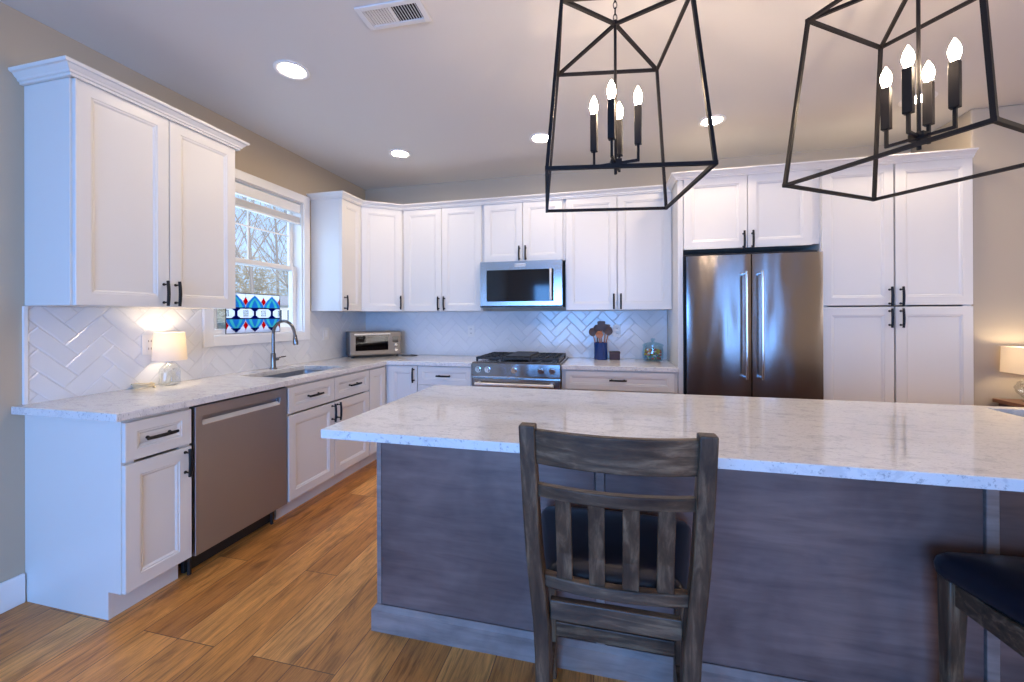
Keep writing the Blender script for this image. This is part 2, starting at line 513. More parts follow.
def clip(poly, a, b, c):
    # keep a*x + b*y <= c
    out = []
    n = len(poly)
    for i in range(n):
        p, q = poly[i], poly[(i+1) % n]
        dp, dq = a*p[0] + b*p[1] - c, a*q[0] + b*q[1] - c
        if dp <= 0: out.append(p)
        if dp*dq < 0:
            s = dp/(dp-dq)
            out.append((p[0] + s*(q[0]-p[0]), p[1] + s*(q[1]-p[1])))
    return out
def inset(poly, d):
    n = len(poly); out = poly
    A = sum(poly[i][0]*poly[(i+1) % n][1] - poly[(i+1) % n][0]*poly[i][1] for i in range(n))
    sg = 1 if A > 0 else -1
    for i in range(n):
        p, q = poly[i], poly[(i+1) % n]
        ex, ey = q[0]-p[0], q[1]-p[1]
        l = math.hypot(ex, ey)
        if l < 1e-6: continue
        nx, ny = sg*ey/l, -sg*ex/l
        out = clip(out, nx, ny, nx*p[0] + ny*p[1] - d)
        if len(out) < 3: return []
    return out
# stained glass panel leaning in the window
def stained_glass():
    t = thing('stained_glass_panel', 'blue, red and white leaded glass panel standing in the kitchen window', 'stained glass', (-0.030, -1.412, 1.198))
    Wd, H = 0.485, 0.300
    th = 0.003
    pieces, cames = MB(), MB()
    ya, yb = -Wd/2, Wd/2
    shapes = []
    def poly(pts, mi, lift=0.0):
        pts = clip(clip(pts, -1, 0, -ya), 1, 0, yb)
        if len(pts) < 3: return []
        shapes.append((pts, mi))
        return pts
    def inside(p, poly_):
        c = False
        for a, b in zip(poly_, poly_[1:] + poly_[:1]):
            if (a[1] > p[1]) != (b[1] > p[1]) and p[0] < (b[0]-a[0])*(p[1]-a[1])/(b[1]-a[1]) + a[0]:
                c = not c
        return c
    def came(pts, r=0.0022):
        for a, b in zip(pts, pts[1:]):
            if abs(a[0]-b[0]) + abs(a[1]-b[1]) > 1e-5:
                cames.cyl((0, *a), (0, *b), r, 6)
    P = Wd/3.0
    zm0, zm1 = 0.108, 0.192
    zc = (zm0+zm1)/2
    def leaf(c, base, tip, hw, n=7):
        L_ = [(c - hw*(1 - (k/n)**1.6), base + (tip-base)*k/n) for k in range(n)]
        return L_ + [(c, tip)] + [(2*c - y, z) for y, z in reversed(L_)]
    poly([(ya, zm1), (yb, zm1), (yb, H), (ya, H)], 0)
    poly([(ya, 0), (yb, 0), (yb, zm0), (ya, zm0)], 0)
    poly([(ya, zm0), (yb, zm0), (yb, zm1), (ya, zm1)], 4)
    for k in range(3):
        c = ya + P*(k+0.5)
        for base, tip in ((zm1, H-0.012), (zm0, 0.012)):
            for hw, f, mi, l in ((P*0.50, 1.0, 2, 0.0004), (P*0.34, 0.84, 3, 0.0008), (P*0.17, 0.66, 2, 0.0012)):
                pts = leaf(c, base, base + (tip-base)*f, hw)
                poly(pts, mi, l); came(pts, 0.0013)
            came([(c, base), (c, tip)], 0.0012)
        poly([(c-P*0.27, 0.040), (c+P*0.27, 0.040), (c, 0.008)], 4, 0.0014)
    for k in range(4):
        c = ya + P*k
        ow, oh = P*0.44, (zm1-zm0)*0.42
        octp = [(c-ow, -oh*0.45), (c-ow, oh*0.45), (c-ow*0.6, oh), (c+ow*0.6, oh), (c+ow, oh*0.45), (c+ow, -oh*0.45), (c+ow*0.6, -oh), (c-ow*0.6, -oh)]
        q = poly([(y, z+zc) for y, z in octp], 0, 0.0004)
        if q: came(q + q[:1], 0.0015)
        sq = 0.0215
        q = poly([(c-sq, zc-sq), (c-sq, zc+sq), (c+sq, zc+sq), (c+sq, zc-sq)], 1, 0.0008)
        if q: came(q + q[:1], 0.0014)
        for z in (zm1+0.050, zm0-0.050):
            q = poly([(c-0.021, z), (c, z+0.032), (c+0.021, z), (c, z-0.032)], 5, 0.0016)
            if q: came(q + q[:1], 0.0012)
        cc = min(max(c, ya+0.001), yb-0.001)
        came([(cc, 0), (cc, zm0-0.077)], 0.0012); came([(cc, zm1+0.077), (cc, H)], 0.0012)
    came([(ya, zm0), (yb, zm0)], 0.0022); came([(ya, zm1), (yb, zm1)], 0.0022)
    came([(ya, 0), (yb, 0), (yb, H), (ya, H), (ya, 0)], 0.003)
    ny, nz = 110, 68
    vs = [(0.0, ya + Wd*i/ny, H*j/nz) for i in range(ny+1) for j in range(nz+1)]
    pieces.add(vs, [])
    for i in range(ny):
        for j in range(nz):
            p = (ya + Wd*(i+0.5)/ny, H*(j+0.5)/nz)
            mi = 0
            for sh, m_ in shapes:
                if inside(p, sh): mi = m_
            pieces.f.append((i*(nz+1)+j, (i+1)*(nz+1)+j, (i+1)*(nz+1)+j+1, i*(nz+1)+j+1)); pieces.mi.append(mi)
    gp = pieces.build('glass_pieces', SG, t)
    sd = gp.modifiers.new('thickness', 'SOLIDIFY'); sd.thickness, sd.offset = 0.003, 0.0
    cames.build('lead_lines', SG[6], t)
stained_glass()

# ------------------------------------------------------------------ backsplash tiles
def herringbone(name, rects, frame, ox=0.0, oz=0.0):
    TL, TW, g = 0.212, 0.0762, 0.0022
    rnd = random.Random(3)
    m = MB()
    for (a0, a1, b0, b1) in rects:
        m.cur = 1
        vs = []
        for dd in (0.0, 0.0055):
            vs += [frame(a0, b0, dd), frame(a1, b0, dd), frame(a1, b1, dd), frame(a0, b1, dd)]
        m.add(vs, [(0, 1, 2, 3), (4, 5, 6, 7), (0, 1, 5, 4), (1, 2, 6, 5), (2, 3, 7, 6), (3, 0, 4, 7)])
    m.cur = 0
    c45 = math.sqrt(0.5)
    A0, A1 = min(r[0] for r in rects), max(r[1] for r in rects)
    for i in range(-60, 60):
        for j in range(-24, 25):
            bx, by = i*TW + j*TL, i*TW - j*TL
            for quad in ([(bx, by), (bx+TL, by), (bx+TL, by+TW), (bx, by+TW)], [(bx+TL, by+TW-TL), (bx+TL+TW, by+TW-TL), (bx+TL+TW, by+TW), (bx+TL, by+TW)]):
                q = [((x-y)*c45 + ox, (x+y)*c45 + oz) for x, y in quad]
                if max(p[0] for p in q) < A0 or min(p[0] for p in q) > A1 or max(p[1] for p in q) < 0.9 or min(p[1] for p in q) > 1.5: continue
                q = inset(q, g/2)
                tx, tz = rnd.uniform(-1, 1)*0.006, rnd.uniform(-1, 1)*0.006
                for (a0, a1, b0, b1) in rects:
                    r = clip(clip(clip(clip(q, -1, 0, -a0), 1, 0, a1), 0, -1, -b0), 0, 1, b1)
                    if len(r) < 3: continue
                    top = inset(r, 0.0055)
                    mid = inset(r, 0.0)
                    if len(top) != len(r): 
                        top = None
                    cx = sum(p[0] for p in r)/len(r); cz = sum(p[1] for p in r)/len(r)
                    n = len(r)
                    lo = [frame(x, z, 0.005) for x, z in r]
                    ed = [frame(x, z, 0.0068) for x, z in r]
                    if top:
                        # keep vertex order aligned
                        k = min(range(n), key=lambda s: (top[s][0]-r[0][0])**2 + (top[s][1]-r[0][1])**2)
                        top = top[k:] + top[:k]
                        tp = [frame(x, z, 0.0086 + (x-cx)*tx + (z-cz)*tz) for x, z in top]
                        m.add(lo + ed + tp, [tuple(range(2*n, 3*n))] + [(s, (s+1) % n, n+(s+1) % n, n+s) for s in range(n)] + [(n+s, n+(s+1) % n, 2*n+(s+1) % n, 2*n+s) for s in range(n)])
                    else:
                        m.add(lo + ed, [tuple(range(n, 2*n))] + [(s, (s+1) % n, n+(s+1) % n, n+s) for s in range(n)])
    return struct(m.build(name, [M['tile'], M['grout']]))
CT = 0.914
ZU0, ZU1 = 1.3735, 2.392
e = 0.0006
herringbone('backsplash_left', [(-2.685, TY0-e, CT, ZU0-e), (TY0-e, TY1+e, CT, TZ0-e), (TY1+e, -0.012, CT, ZU0-e)], lambda a, b, d: (d + 0.0003, a, b), -1.9, 1.02)
herringbone('backsplash_back', [(0.0, 3.163, CT, ZU0-e)], lambda a, b, d: (a, -d - 0.0003, b), 0.03, 1.0)
struct(MB().box(0.0003, 0.0125, -2.700, -2.6865, CT+0.0005, ZU0-0.002).build('trim_1', M['trimwhite']))

# ------------------------------------------------------------------ cabinet helpers
def panel_front(m, x0, x1, z0, z1, yf, t=0.019, fr=0.057):
    """recessed-panel door or drawer front, back face at yf, front at yf - t (local, front is -y)"""
    fr = min(fr, (z1-z0)*0.27, (x1-x0)*0.3)
    def loop(i, dep):
        return [(x0+i, yf-dep, z0+i), (x1-i, yf-dep, z0+i), (x1-i, yf-dep, z1-i), (x0+i, yf-dep, z1-i)]
    rs = [loop(0, 0), loop(0, t-0.002), loop(0.002, t), loop(fr, t), loop(fr+0.003, t-0.0035), loop(fr+0.009, t-0.0035), loop(fr+0.017, t-0.0095)]
    return m.rings(rs)
def pull(name, parent, x, z, yf, vertical, L=0.135):
    m = MB()
    hl = L/2
    def P(s, dd):
        return (x, yf-dd, z+s) if vertical else (x+s, yf-dd, z)
    m.tube([P(-hl, 0.030), P(-hl*0.5, 0.034), P(0, 0.0355), P(hl*0.5, 0.034), P(hl, 0.030)], [0.0072, 0.0078, 0.0080, 0.0078, 0.0072], 8)
    for s in (-hl*0.72, hl*0.72):
        m.cyl(P(s, 0.0), P(s, 0.033), 0.0045, 8)
        m.cyl(P(s, 0.0), P(s, 0.003), 0.0075, 10)
    return m.build(name, M['black'], parent, smooth=40)
def cabinet(name, label, cat, loc, rz, w, d, z0, z1, fronts, toe=0.0, ends='', group=None, ff=0.02, top=True):
    """local frame: x along the width from 0 to w, front face at y = -d, back at y = 0"""
    t = thing(name, label, cat, loc, rz, group)
    m = MB()
    k = 0.018
    zz = z0
    m.box(0, k, -d, 0, zz, z1).box(w-k, w, -d, 0, zz, z1).box(k, w-k, -d, 0, zz, zz+k).box(k, w-k, -0.008, 0, zz+k, z1)
    if top:
        m.box(k, w-k, -d, -0.008, z1-k, z1)
    # face frame behind the fronts
    m.box(k, w-k, -d+0.001, -d+ff, z1-0.045, z1 - (k if top else 0)).box(k, w-k, -d+0.001, -d+ff, zz+k, zz+0.045)
    m.box(k, 0.05, -d+0.001, -d+ff, zz+0.045, z1-0.045).box(w-0.05, w-k, -d+0.001, -d+ff, zz+0.045, z1-0.045)
    if 'l' in ends:
        m.box(0, k, -d+0.075, 0, 0.0, zz)
    m.build('carcass', M['white'], t, bevel=0.001 if 'l' not in ends else 0, seg=1)
    for f in fronts:
        mm = panel_front(MB(), f['x0'], f['x1'], f['z0'], f['z1'], -d-0.001)
        o = mm.build(f.get('name', 'door'), M['white'], t)
        if 'pull' in f:
            px, pz, vert = f['pull'][:3]
            pull('handle', o, px, pz, -d-0.020, vert, *(f['pull'][3:]))
    if toe:
        yb = -d + 0.075
        m = MB()
        m.box(0.0185 if 'l' in ends else 0.0, w, yb+0.0005, yb+0.016, 0.0, z0-0.0005)
        m.build('toe_kick', M['white'], t)
    return t
g_ = 0.0022
def doors2(w, z0, z1, hz='low', edge=0.009, L=0.135, off=0.03):
    c = w/2
    hzv = z0 + 0.073 if hz == 'low' else z1 - 0.085
    return [dict(name='door', x0=edge, x1=c-g_, z0=z0, z1=z1, pull=(c-off, hzv, True, L)), dict(name='door', x0=c+g_, x1=w-edge, z0=z0, z1=z1, pull=(c+off, hzv, True, L))]

UD = 0.305
RL = pi/2       # rotation of the left-wall run: front faces +x
# wall cabinets on the left wall
cabinet('wall_cabinet', 'white two-door wall cabinet left of the window, above the table lamp', 'cabinet', (0.001, -2.692, 0), RL, 0.815, 0.295, ZU0, ZU1+0.016, doors2(0.815, ZU0, ZU1+0.004), group='white wall cabinets')
wv = -0.556 - (-0.8468)
cabinet('wall_cabinet', 'narrow white wall cabinet just right of the kitchen window', 'cabinet', (0.001, -0.8468, 0), RL, wv, UD, ZU0, ZU1,
        [dict(x0=0.003, x1=wv-0.004, z0=ZU0, z1=ZU1-0.012, pull=(0.036, ZU0+0.073, True))], group='white wall cabinets')
# diagonal corner cabinet
A, B = Vector((0.306, -0.554)), Vector((0.639, -0.306))
L_ = (B-A).length; ang = math.atan2(B.y-A.y, B.x-A.x)
t = thing('corner_wall_cabinet', 'angled white wall cabinet across the room corner, above the toaster oven', 'cabinet', (A.x, A.y, 0), ang, 'white wall cabinets')
inv = Matrix.Rotation(-ang, 4, 'Z') @ Matrix.Translation((-A.x, -A.y, 0))
m = MB()
foot = [(0.001, -0.001), (0.001, -0.554), (A.x, A.y), (B.x, B.y), (0.639, -0.001)]
m.rings([[(x, y, ZU0) for x, y in foot], [(x, y, ZU1) for x, y in foot]])
m.xf(inv).build('carcass', M['white'], t)
o = panel_front(MB(), 0.014, L_-0.020, ZU0, ZU1-0.012, -0.001).build('door', M['white'], t)
pull('handle', o, L_-0.04, ZU0+0.085, -0.020, True)
# back wall cabinets
X0, X1, X2, X3 = 0.640, 1.468, 2.256, 3.170
cabinet('wall_cabinet', 'tall white two-door wall cabinet between corner cabinet and microwave', 'cabinet', (X0, -0.001, 0), 0, X1-X0-0.001, UD, ZU0, ZU1, doors2(X1-X0-0.001, ZU0, ZU1-0.012), group='white wall cabinets')
cabinet('wall_cabinet', 'short white two-door wall cabinet directly above the microwave', 'cabinet', (X1, -0.001, 0), 0, X2-X1-0.001, UD, 1.828, ZU1, doors2(X2-X1-0.001, 1.830, ZU1-0.012, edge=0.022), group='white wall cabinets')
cabinet('wall_cabinet', 'tall white two-door wall cabinet above utensil crock and candy jar', 'cabinet', (X2, -0.001, 0), 0, X3-X2-0.004, UD, ZU0, ZU1, doors2(X3-X2-0.004, ZU0, ZU1-0.012), group='white wall cabinets')

# fridge surround: side panel, cabinet over the fridge, pantry
FD = 0.59
o = MB().box(X3-0.003, 3.2055, -0.61, -0.001, 0.0, ZU1).build('refrigerator_side_panel', M['white'], bevel=0.002)
tag(o, 'full-height white panel standing at the left side of the refrigerator', 'cabinet panel')
fw_ = 4.143-3.206
cabinet('fridge_cabinet', 'white two-door cabinet above the stainless refrigerator', 'cabinet', (3.206, -0.001, 0), 0, fw_, FD, 1.842, ZU1, 
        [dict(x0=0.005, x1=fw_/2-0.012-g_, z0=1.832, z1=ZU1-0.012, pull=(fw_/2-0.042, 1.888, True)), dict(x0=fw_/2-0.012+g_, x1=fw_-0.055, z0=1.832, z1=ZU1-0.012, pull=(fw_/2+0.018, 1.888, True))])
pw = 5.042-4.1445
cabinet('pantry_cabinet', 'tall white four-door pantry cabinet right of the refrigerator', 'cabinet', (4.1445, -0.001, 0), 0, pw, FD, 0.115, ZU1,
        [dict(x0=0.006, x1=pw/2-g_-0.003, z0=1.386, z1=ZU1-0.012, pull=(pw/2-0.033, 1.447, True)), dict(x0=pw/2+g_+0.003, x1=pw-0.004, z0=1.386, z1=ZU1-0.012, pull=(pw/2+0.033, 1.447, True)),
         dict(x0=0.006, x1=pw/2-g_-0.003, z0=0.118, z1=1.375, pull=(pw/2-0.033, 1.296, True)), dict(x0=pw/2+g_+0.003, x1=pw-0.004, z0=0.118, z1=1.375, pull=(pw/2+0.033, 1.296, True))], toe=0.1)

# crown moulding
def crown(name, path, label, zb, k):
    prof = [(0.0, 0.0), (0.012, 0.0), (0.013, 0.010), (0.020, 0.013), (0.022, 0.022), (0.029, 0.028), (0.037, 0.041), (0.045, 0.043), (0.049, 0.050), (0.049, 0.057), (0.0, 0.057)]
    P = [Vector(p) for p in path]
    rings = []
    for i, p in enumerate(P):
        ns = []
        if i > 0:
            dd = (P[i]-P[i-1]).normalized(); ns.append(Vector((dd.y, -dd.x)))
        if i < len(P)-1:
            dd = (P[i+1]-P[i]).normalized(); ns.append(Vector((dd.y, -dd.x)))
        nn = sum(ns, Vector((0, 0))).normalized()
        nn = nn / max(nn.dot(ns[0]), 0.3)
        rings.append([(p.x + nn.x*a, p.y + nn.y*a, zb + b*k) for a, b in prof])
    o = MB().rings(rings).build(name, M['white'], smooth=30)
    return tag(o, label, 'molding')
f_ = UD + 0.0225
crown('crown_molding', [(0.001, -2.6945), (0.3175, -2.6945), (0.3175, -1.8745), (0.001, -1.8745)], 'white crown molding along the top of the wall cabinet left of the window', ZU1+0.003, 1.0)
nd = Vector((sin(ang), -cos(ang)))
Aa, Ba = A + nd*0.0225, B + nd*0.0225
# intersections of the diagonal with the two straight runs
dv = (Ba-Aa).normalized()
c1 = Aa + dv*((f_-Aa.x)/dv.x); c2 = Aa + dv*((-f_-Aa.y)/dv.y)
FY = -(FD + 0.0225)
crown('crown_molding', [(0.001, -0.8495), (f_, -0.8495), (c1.x, c1.y), (c2.x, c2.y), (X3-0.006, -f_), (X3-0.006, FY), (5.036, FY)], 'white crown molding running from the window around the corner to the pantry', ZU1-0.014, 0.86)

# ------------------------------------------------------------------ base cabinets
BD = 0.61
ZD = 0.122
def base(label, loc, rz, w, fronts, ends='', name='base_cabinet', d=BD, group='white base cabinets', top=True):
    return cabinet(name, label, 'cabinet', loc, rz, w, d-0.001, ZD, 0.8775, fronts, toe=0.1, ends=ends, group=group, top=top)
wA = 0.291
base('narrow white base cabinet with one drawer over one door left of the dishwasher', (0.001, -2.692, 0), RL, wA,
     [dict(name='drawer', x0=0.003, x1=wA-0.004, z0=0.690, z1=0.860, pull=(wA/2-0.01, 0.777, False, 0.13)), dict(name='door', x0=0.003, x1=wA-0.004, z0=0.124, z1=0.677, pull=(wA-0.036, 0.605, True))], ends='l', d=0.600)
wS = 0.90
base('white base cabinet under the sink with two drawers over two doors', (0.001, -1.7955, 0), RL, wS,
     [dict(name='drawer', x0=0.004, x1=wS/2-g_, z0=0.690, z1=0.860, pull=(wS/4, 0.777, False)), dict(name='drawer', x0=wS/2+g_, x1=wS-0.004, z0=0.690, z1=0.860, pull=(3*wS/4, 0.777, False)),
      dict(name='door', x0=0.004, x1=wS/2-g_, z0=0.124, z1=0.677, pull=(wS/2-0.03, 0.605, True)), dict(name='door', x0=wS/2+g_, x1=wS-0.004, z0=0.124, z1=0.677, pull=(wS/2+0.03, 0.605, True))], top=False)
# corner base cabinet: L-shaped body with a door on each leg
t = thing('corner_base_cabinet', 'white corner base cabinet with two tall narrow doors under the toaster oven', 'cabinet', (0, 0, 0), 0, 'white base cabinets')
m = MB()
foot = [(0.001, -0.001), (0.001, -0.893), (BD, -0.893), (BD, -BD), (0.945, -BD), (0.945, -0.001)]
m.rings([[(x, y, ZD) for x, y in foot], [(x, y, 0.8775) for x, y in foot]])
m.build('carcass', M['white'], t)
tk = [(0.001, -0.893), (0.535, -0.893), (0.535, -0.535), (0.945, -0.535), (0.945, -0.52), (0.52, -0.52), (0.52, -0.88), (0.001, -0.88)]
MB().rings([[(x, y, 0) for x, y in tk], [(x, y, ZD-0.0005) for x, y in tk]]).build('toe_kick', M['white'], t)
mm = panel_front(MB(), -0.889, -0.640, 0.124, 0.860, -BD-0.001)
mm.xf(Matrix.Rotation(RL, 4, 'Z'))
mm.build('door', M['white'], t)
o = panel_front(MB(), 0.658, 0.941, 0.124, 0.872, -BD-0.001).build('door', M['white'], t)
pull('handle', o, 0.912, 0.79, -BD-0.02, True)
wD = 1.468-0.9475
base('white drawer base cabinet between corner cabinet and range', (0.9475, -0.001, 0), 0, wD,
     [dict(name='drawer', x0=0.004, x1=wD-0.004, z0=0.705, z1=0.872, pull=(wD/2, 0.79, False)), dict(name='drawer', x0=0.004, x1=wD-0.004, z0=0.418, z1=0.700, pull=(wD/2, 0.56, False)), dict(name='drawer', x0=0.004, x1=wD-0.004, z0=0.124, z1=0.413, pull=(wD/2, 0.27, False))])
wE = 3.163-2.254
base('wide white drawer base cabinet between range and refrigerator', (2.254, -0.001, 0), 0, wE,
     [dict(name='drawer', x0=0.03, x1=wE-0.03, z0=0.715, z1=0.868, pull=(wE/2, 0.80, False)), dict(name='drawer', x0=0.03, x1=wE-0.03, z0=0.418, z1=0.709, pull=(wE/2, 0.56, False)), dict(name='drawer', x0=0.03, x1=wE-0.03, z0=0.124, z1=0.413, pull=(wE/2, 0.27, False))])

# ------------------------------------------------------------------ counters
def slab(xs, ys, fill, z0, z1):
    bm = MB()
    idx = {}
    vs, fs = [], []
    def vid(i, j, k):
        if (i, j, k) not in idx:
            idx[(i, j, k)] = len(vs); vs.append((xs[i], ys[j], z1 if k else z0))
        return idx[(i, j, k)]
    F = lambda i, j: 0 <= i < len(xs)-1 and 0 <= j < len(ys)-1 and fill(i, j)
    for i in range(len(xs)-1):
        for j in range(len(ys)-1):
            if not F(i, j): continue
            fs.append((vid(i, j, 1), vid(i+1, j, 1), vid(i+1, j+1, 1), vid(i, j+1, 1)))
            fs.append((vid(i, j, 0), vid(i, j+1, 0), vid(i+1, j+1, 0), vid(i+1, j, 0)))
            if not F(i-1, j): fs.append((vid(i, j, 0), vid(i, j, 1), vid(i, j+1, 1), vid(i, j+1, 0)))
            if not F(i+1, j): fs.append((vid(i+1, j, 0), vid(i+1, j+1, 0), vid(i+1, j+1, 1), vid(i+1, j, 1)))
            if not F(i, j-1): fs.append((vid(i, j, 0), vid(i+1, j, 0), vid(i+1, j, 1), vid(i, j, 1)))
            if not F(i, j+1): fs.append((vid(i, j+1, 0), vid(i, j+1, 1), vid(i+1, j+1, 1), vid(i+1, j+1, 0)))
    return bm.add(vs, fs)
CZ0 = 0.8785
SX0, SX1, SY0, SY1 = 0.155, 0.535, -1.730, -1.105
xs, ys = [0.002, SX0, SX1, 0.648, 1.468], [-2.738, SY0, SY1, -0.648, -0.001]
o = slab(xs, ys, lambda i, j: (i < 3 and not (i == 1 and j == 1)) or j == 3, CZ0, CT).build('countertop', M['quartz'], bevel=0.003)
tag(o, 'L-shaped white quartz countertop along the left wall with the sink cutout', 'countertop', 'white quartz countertops')
o = MB().box(2.254, 3.164, -0.648, -0.001, CZ0, CT).build('countertop', M['quartz'], bevel=0.003)
tag(o, 'short white quartz countertop between range and refrigerator', 'countertop', 'white quartz countertops')

# sink
def basin(name, label, x0, x1, y0, y1, ztop, depth, loc):
    t = thing(name, label, 'sink', loc)
    m = MB()
    def lp(i, z):
        r = 0.03
        pts = []
        for cx, cy, a in ((x1-i-r, y1-i-r, 0), (x0+i+r, y1-i-r, 90), (x0+i+r, y0+i+r, 180), (x1-i-r, y0+i+r, 270)):
            for k in range(4):
                q = radians(a + 30*k)
                pts.append((cx + r*cos(q), cy + r*sin(q), z))
        return pts
    rs = [lp(-0.012, ztop-0.004), lp(-0.012, ztop), lp(-0.001, ztop), lp(0.004, ztop-depth+0.02), lp(0.02, ztop-depth), lp(0.02, ztop-depth-0.004), lp(0.0, ztop-depth+0.018), lp(-0.004, ztop-0.004)]
    m.rings([rs[i] for i in (1, 2, 3, 4)], True, False)
    n = len(rs[0]); m.add(rs[4], [tuple(range(n))])
    o = m.build('basin', M['sinksteel'], t, smooth=40)
    MB().lathe([(0.045, 0), (0.045, 0.004), (0.03, 0.002), (0.012, 0.006)], ((x0+x1)/2, (y0+y1)/2, ztop-depth+0.0005), 20).build('drain', M['chrome'], t, smooth=40)
    return t
basin('kitchen_sink', 'undermount stainless sink set in the counter below the window', SX0, SX1, SY0, SY1, CZ0-0.001, 0.20, (0, 0, 0))

# faucet
t = thing('faucet', 'tall brushed gooseneck faucet behind the sink below the window', 'faucet', (0.095, -1.365, CT))
MB().lathe([(0.027, 0.0), (0.027, 0.008), (0.021, 0.012), (0.0185, 0.03), (0.0185, 0.115), (0.015, 0.125), (0.0001, 0.126)], n=20).build('base', M['faucet'], t, smooth=40)
pts = [(0, 0, 0.12), (0, 0, 0.27)] + [(0.098 - 0.098*cos(pi*k/10), 0, 0.27 + 0.105*sin(pi*k/10)) for k in range(1, 10)] + [(0.200, 0, 0.265)]
MB().tube(pts, 0.0118, 14).build('spout', M['faucet'], t, smooth=50)
MB().tube([(0.200, 0, 0.268), (0.2025, 0, 0.24), (0.207, 0, 0.205), (0.209, 0, 0.190)], [0.0135, 0.0165, 0.019, 0.016], 14).build('spray_head', M['faucet'], t, smooth=50)
m = MB(); m.cyl((0, -0.0, 0.075), (0, 0.045, 0.075), 0.013, 12); m.tube([(0, 0.040, 0.078), (0.01, 0.060, 0.088), (0.028, 0.095, 0.092)], [0.006, 0.0055, 0.0045], 8)
m.build('lever', M['faucet'], t, smooth=50)

# ------------------------------------------------------------------ dishwasher
t = thing('dishwasher', 'stainless dishwasher with pocket handle built in under the left counter', 'dishwasher', (0, -2.3995, 0), RL)
wd = 0.603
MB().box(0.006, wd-0.006, -0.585, -0.01, 0.115, 0.872).build('body', M['darkgap'], t)
m = MB()
x0, x1, z0, z1, y0, y1 = 0.008, wd-0.006, 0.118, 0.866, -0.626, -0.588
hz0, hz1, hx0, hx1 = 0.772, 0.812, 0.045, wd-0.062
XS, ZS = [x0, hx0, hx1, x1], [z0, hz0, hz1, z1]
front = lambda i, j: (XS[i], y0, ZS[j])
vs = [front(i, j) for i in range(4) for j in range(4)]
fs = [(i*4+j, i*4+j+1, (i+1)*4+j+1, (i+1)*4+j) for i in range(3) for j in range(3) if not (i == 1 and j == 1)]
vs += [(x0, y1, z0), (x1, y1, z0), (x1, y1, z1), (x0, y1, z1)]
fs += [(16, 17, 18, 19), (0, 4, 8, 12, 17, 16), (3, 7, 11, 15, 18, 19), (0, 1, 2, 3, 19, 16), (12, 13, 14, 15, 18, 17)]
# pocket
vs += [(hx0, y0+0.028, hz0+0.004), (hx0, y0+0.028, hz1), (hx1, y0+0.028, hz1), (hx1, y0+0.028, hz0+0.004)]
fs += [(5, 6, 21, 20), (6, 10, 22, 21), (10, 9, 23, 22), (9, 5, 20, 23), (20, 21, 22, 23)]
m.add(vs, fs)
dr = m.build('door', M['dwsteel'], t, bevel=0.002)
MB().add([(hx0+0.001, y0-0.003, hz0-0.002), (hx1-0.001, y0-0.003, hz0-0.002), (hx1-0.001, y0+0.018, hz0+0.017), (hx0+0.001, y0+0.018, hz0+0.017), (hx0+0.001, y0+0.024, hz0+0.015), (hx1-0.001, y0+0.024, hz0+0.015), (hx1-0.001, y0-0.001, hz0-0.006), (hx0+0.001, y0-0.001, hz0-0.006)],
          [(0, 1, 2, 3), (3, 2, 5, 4), (4, 5, 6, 7), (7, 6, 1, 0), (0, 3, 4, 7), (1, 6, 5, 2)]).build('handle', M['lip'], dr)
MB().box(0.02, wd-0.02, -0.535, -0.515, 0.012, 0.112).build('toe_plate', M['blackplastic'], t)
for x in (0.035, wd-0.05):
    MB().cyl((x, -0.55, 0.0), (x, -0.55, 0.114), 0.009, 10).build('leg', M['blackplastic'], t)

# ------------------------------------------------------------------ range
RX0, RX1 = 1.4725, 2.2500
t = thing('range', 'stainless gas range with five knobs between the white base cabinets', 'range', ((RX0+RX1)/2, 0, 0))
hw = (RX1-RX0)/2 - 0.002
MB().box(-hw, hw, -0.62, -0.02, 0.09, 0.905).build('body', M['steelplain'], t)
m = MB()
m.rings([[(-hw, -0.625, 0.800), (-hw, -0.660, 0.806), (-hw, -0.655, 0.915), (-hw, -0.625, 0.925)], [(hw, -0.625, 0.800), (hw, -0.660, 0.806), (hw, -0.655, 0.915), (hw, -0.625, 0.925)]])
cp = m.build('control_panel', M['steel'], t, bevel=0.004)
for kx in (-0.325, -0.24, -0.005, 0.222, 0.318):
    m = MB()
    m.cyl((0, 0, 0), (0, -0.008, 0), 0.027, 20).cyl((0, -0.008, 0), (0, -0.034, 0), 0.021, 20, 0.018)
    m.box(-0.003, 0.003, -0.038, -0.033, -0.016, 0.016)
    m.xf(Matrix.Translation((kx, -0.6588, 0.862)))
    m.build('knob', M['chrome'], cp, smooth=40)
m = MB(); m.box(-hw+0.003, hw-0.003, -0.660, -0.622, 0.215, 0.785)
dr = m.build('oven_door', M['steel'], t, bevel=0.004)
MB().box(-hw+0.07, hw-0.07, -0.664, -0.6605, 0.32, 0.69).build('window', M['blackglass'], dr, bevel=0.002)
m = MB(); m.cyl((-hw+0.05, -0.715, 0.745), (hw-0.05, -0.715, 0.745), 0.0135, 14)
for s in (-1, 1):
    m.box(s*(hw-0.075)-0.012, s*(hw-0.075)+0.012, -0.713, -0.660, 0.733, 0.757)
m.build('handle', M['lip'], dr, smooth=40)
MB().box(-hw+0.003, hw-0.003, -0.655, -0.622, 0.09, 0.208).build('drawer', M['steel'], t, bevel=0.003)
MB().box(-hw+0.01, hw-0.01, -0.60, -0.05, 0.0, 0.088).build('base', M['blackplastic'], t)
MB().box(-hw, hw, -0.628, -0.02, 0.9055, 0.926).build('cooktop', M['steelplain'], t, bevel=0.004)
gw = (2*hw-0.05)/3
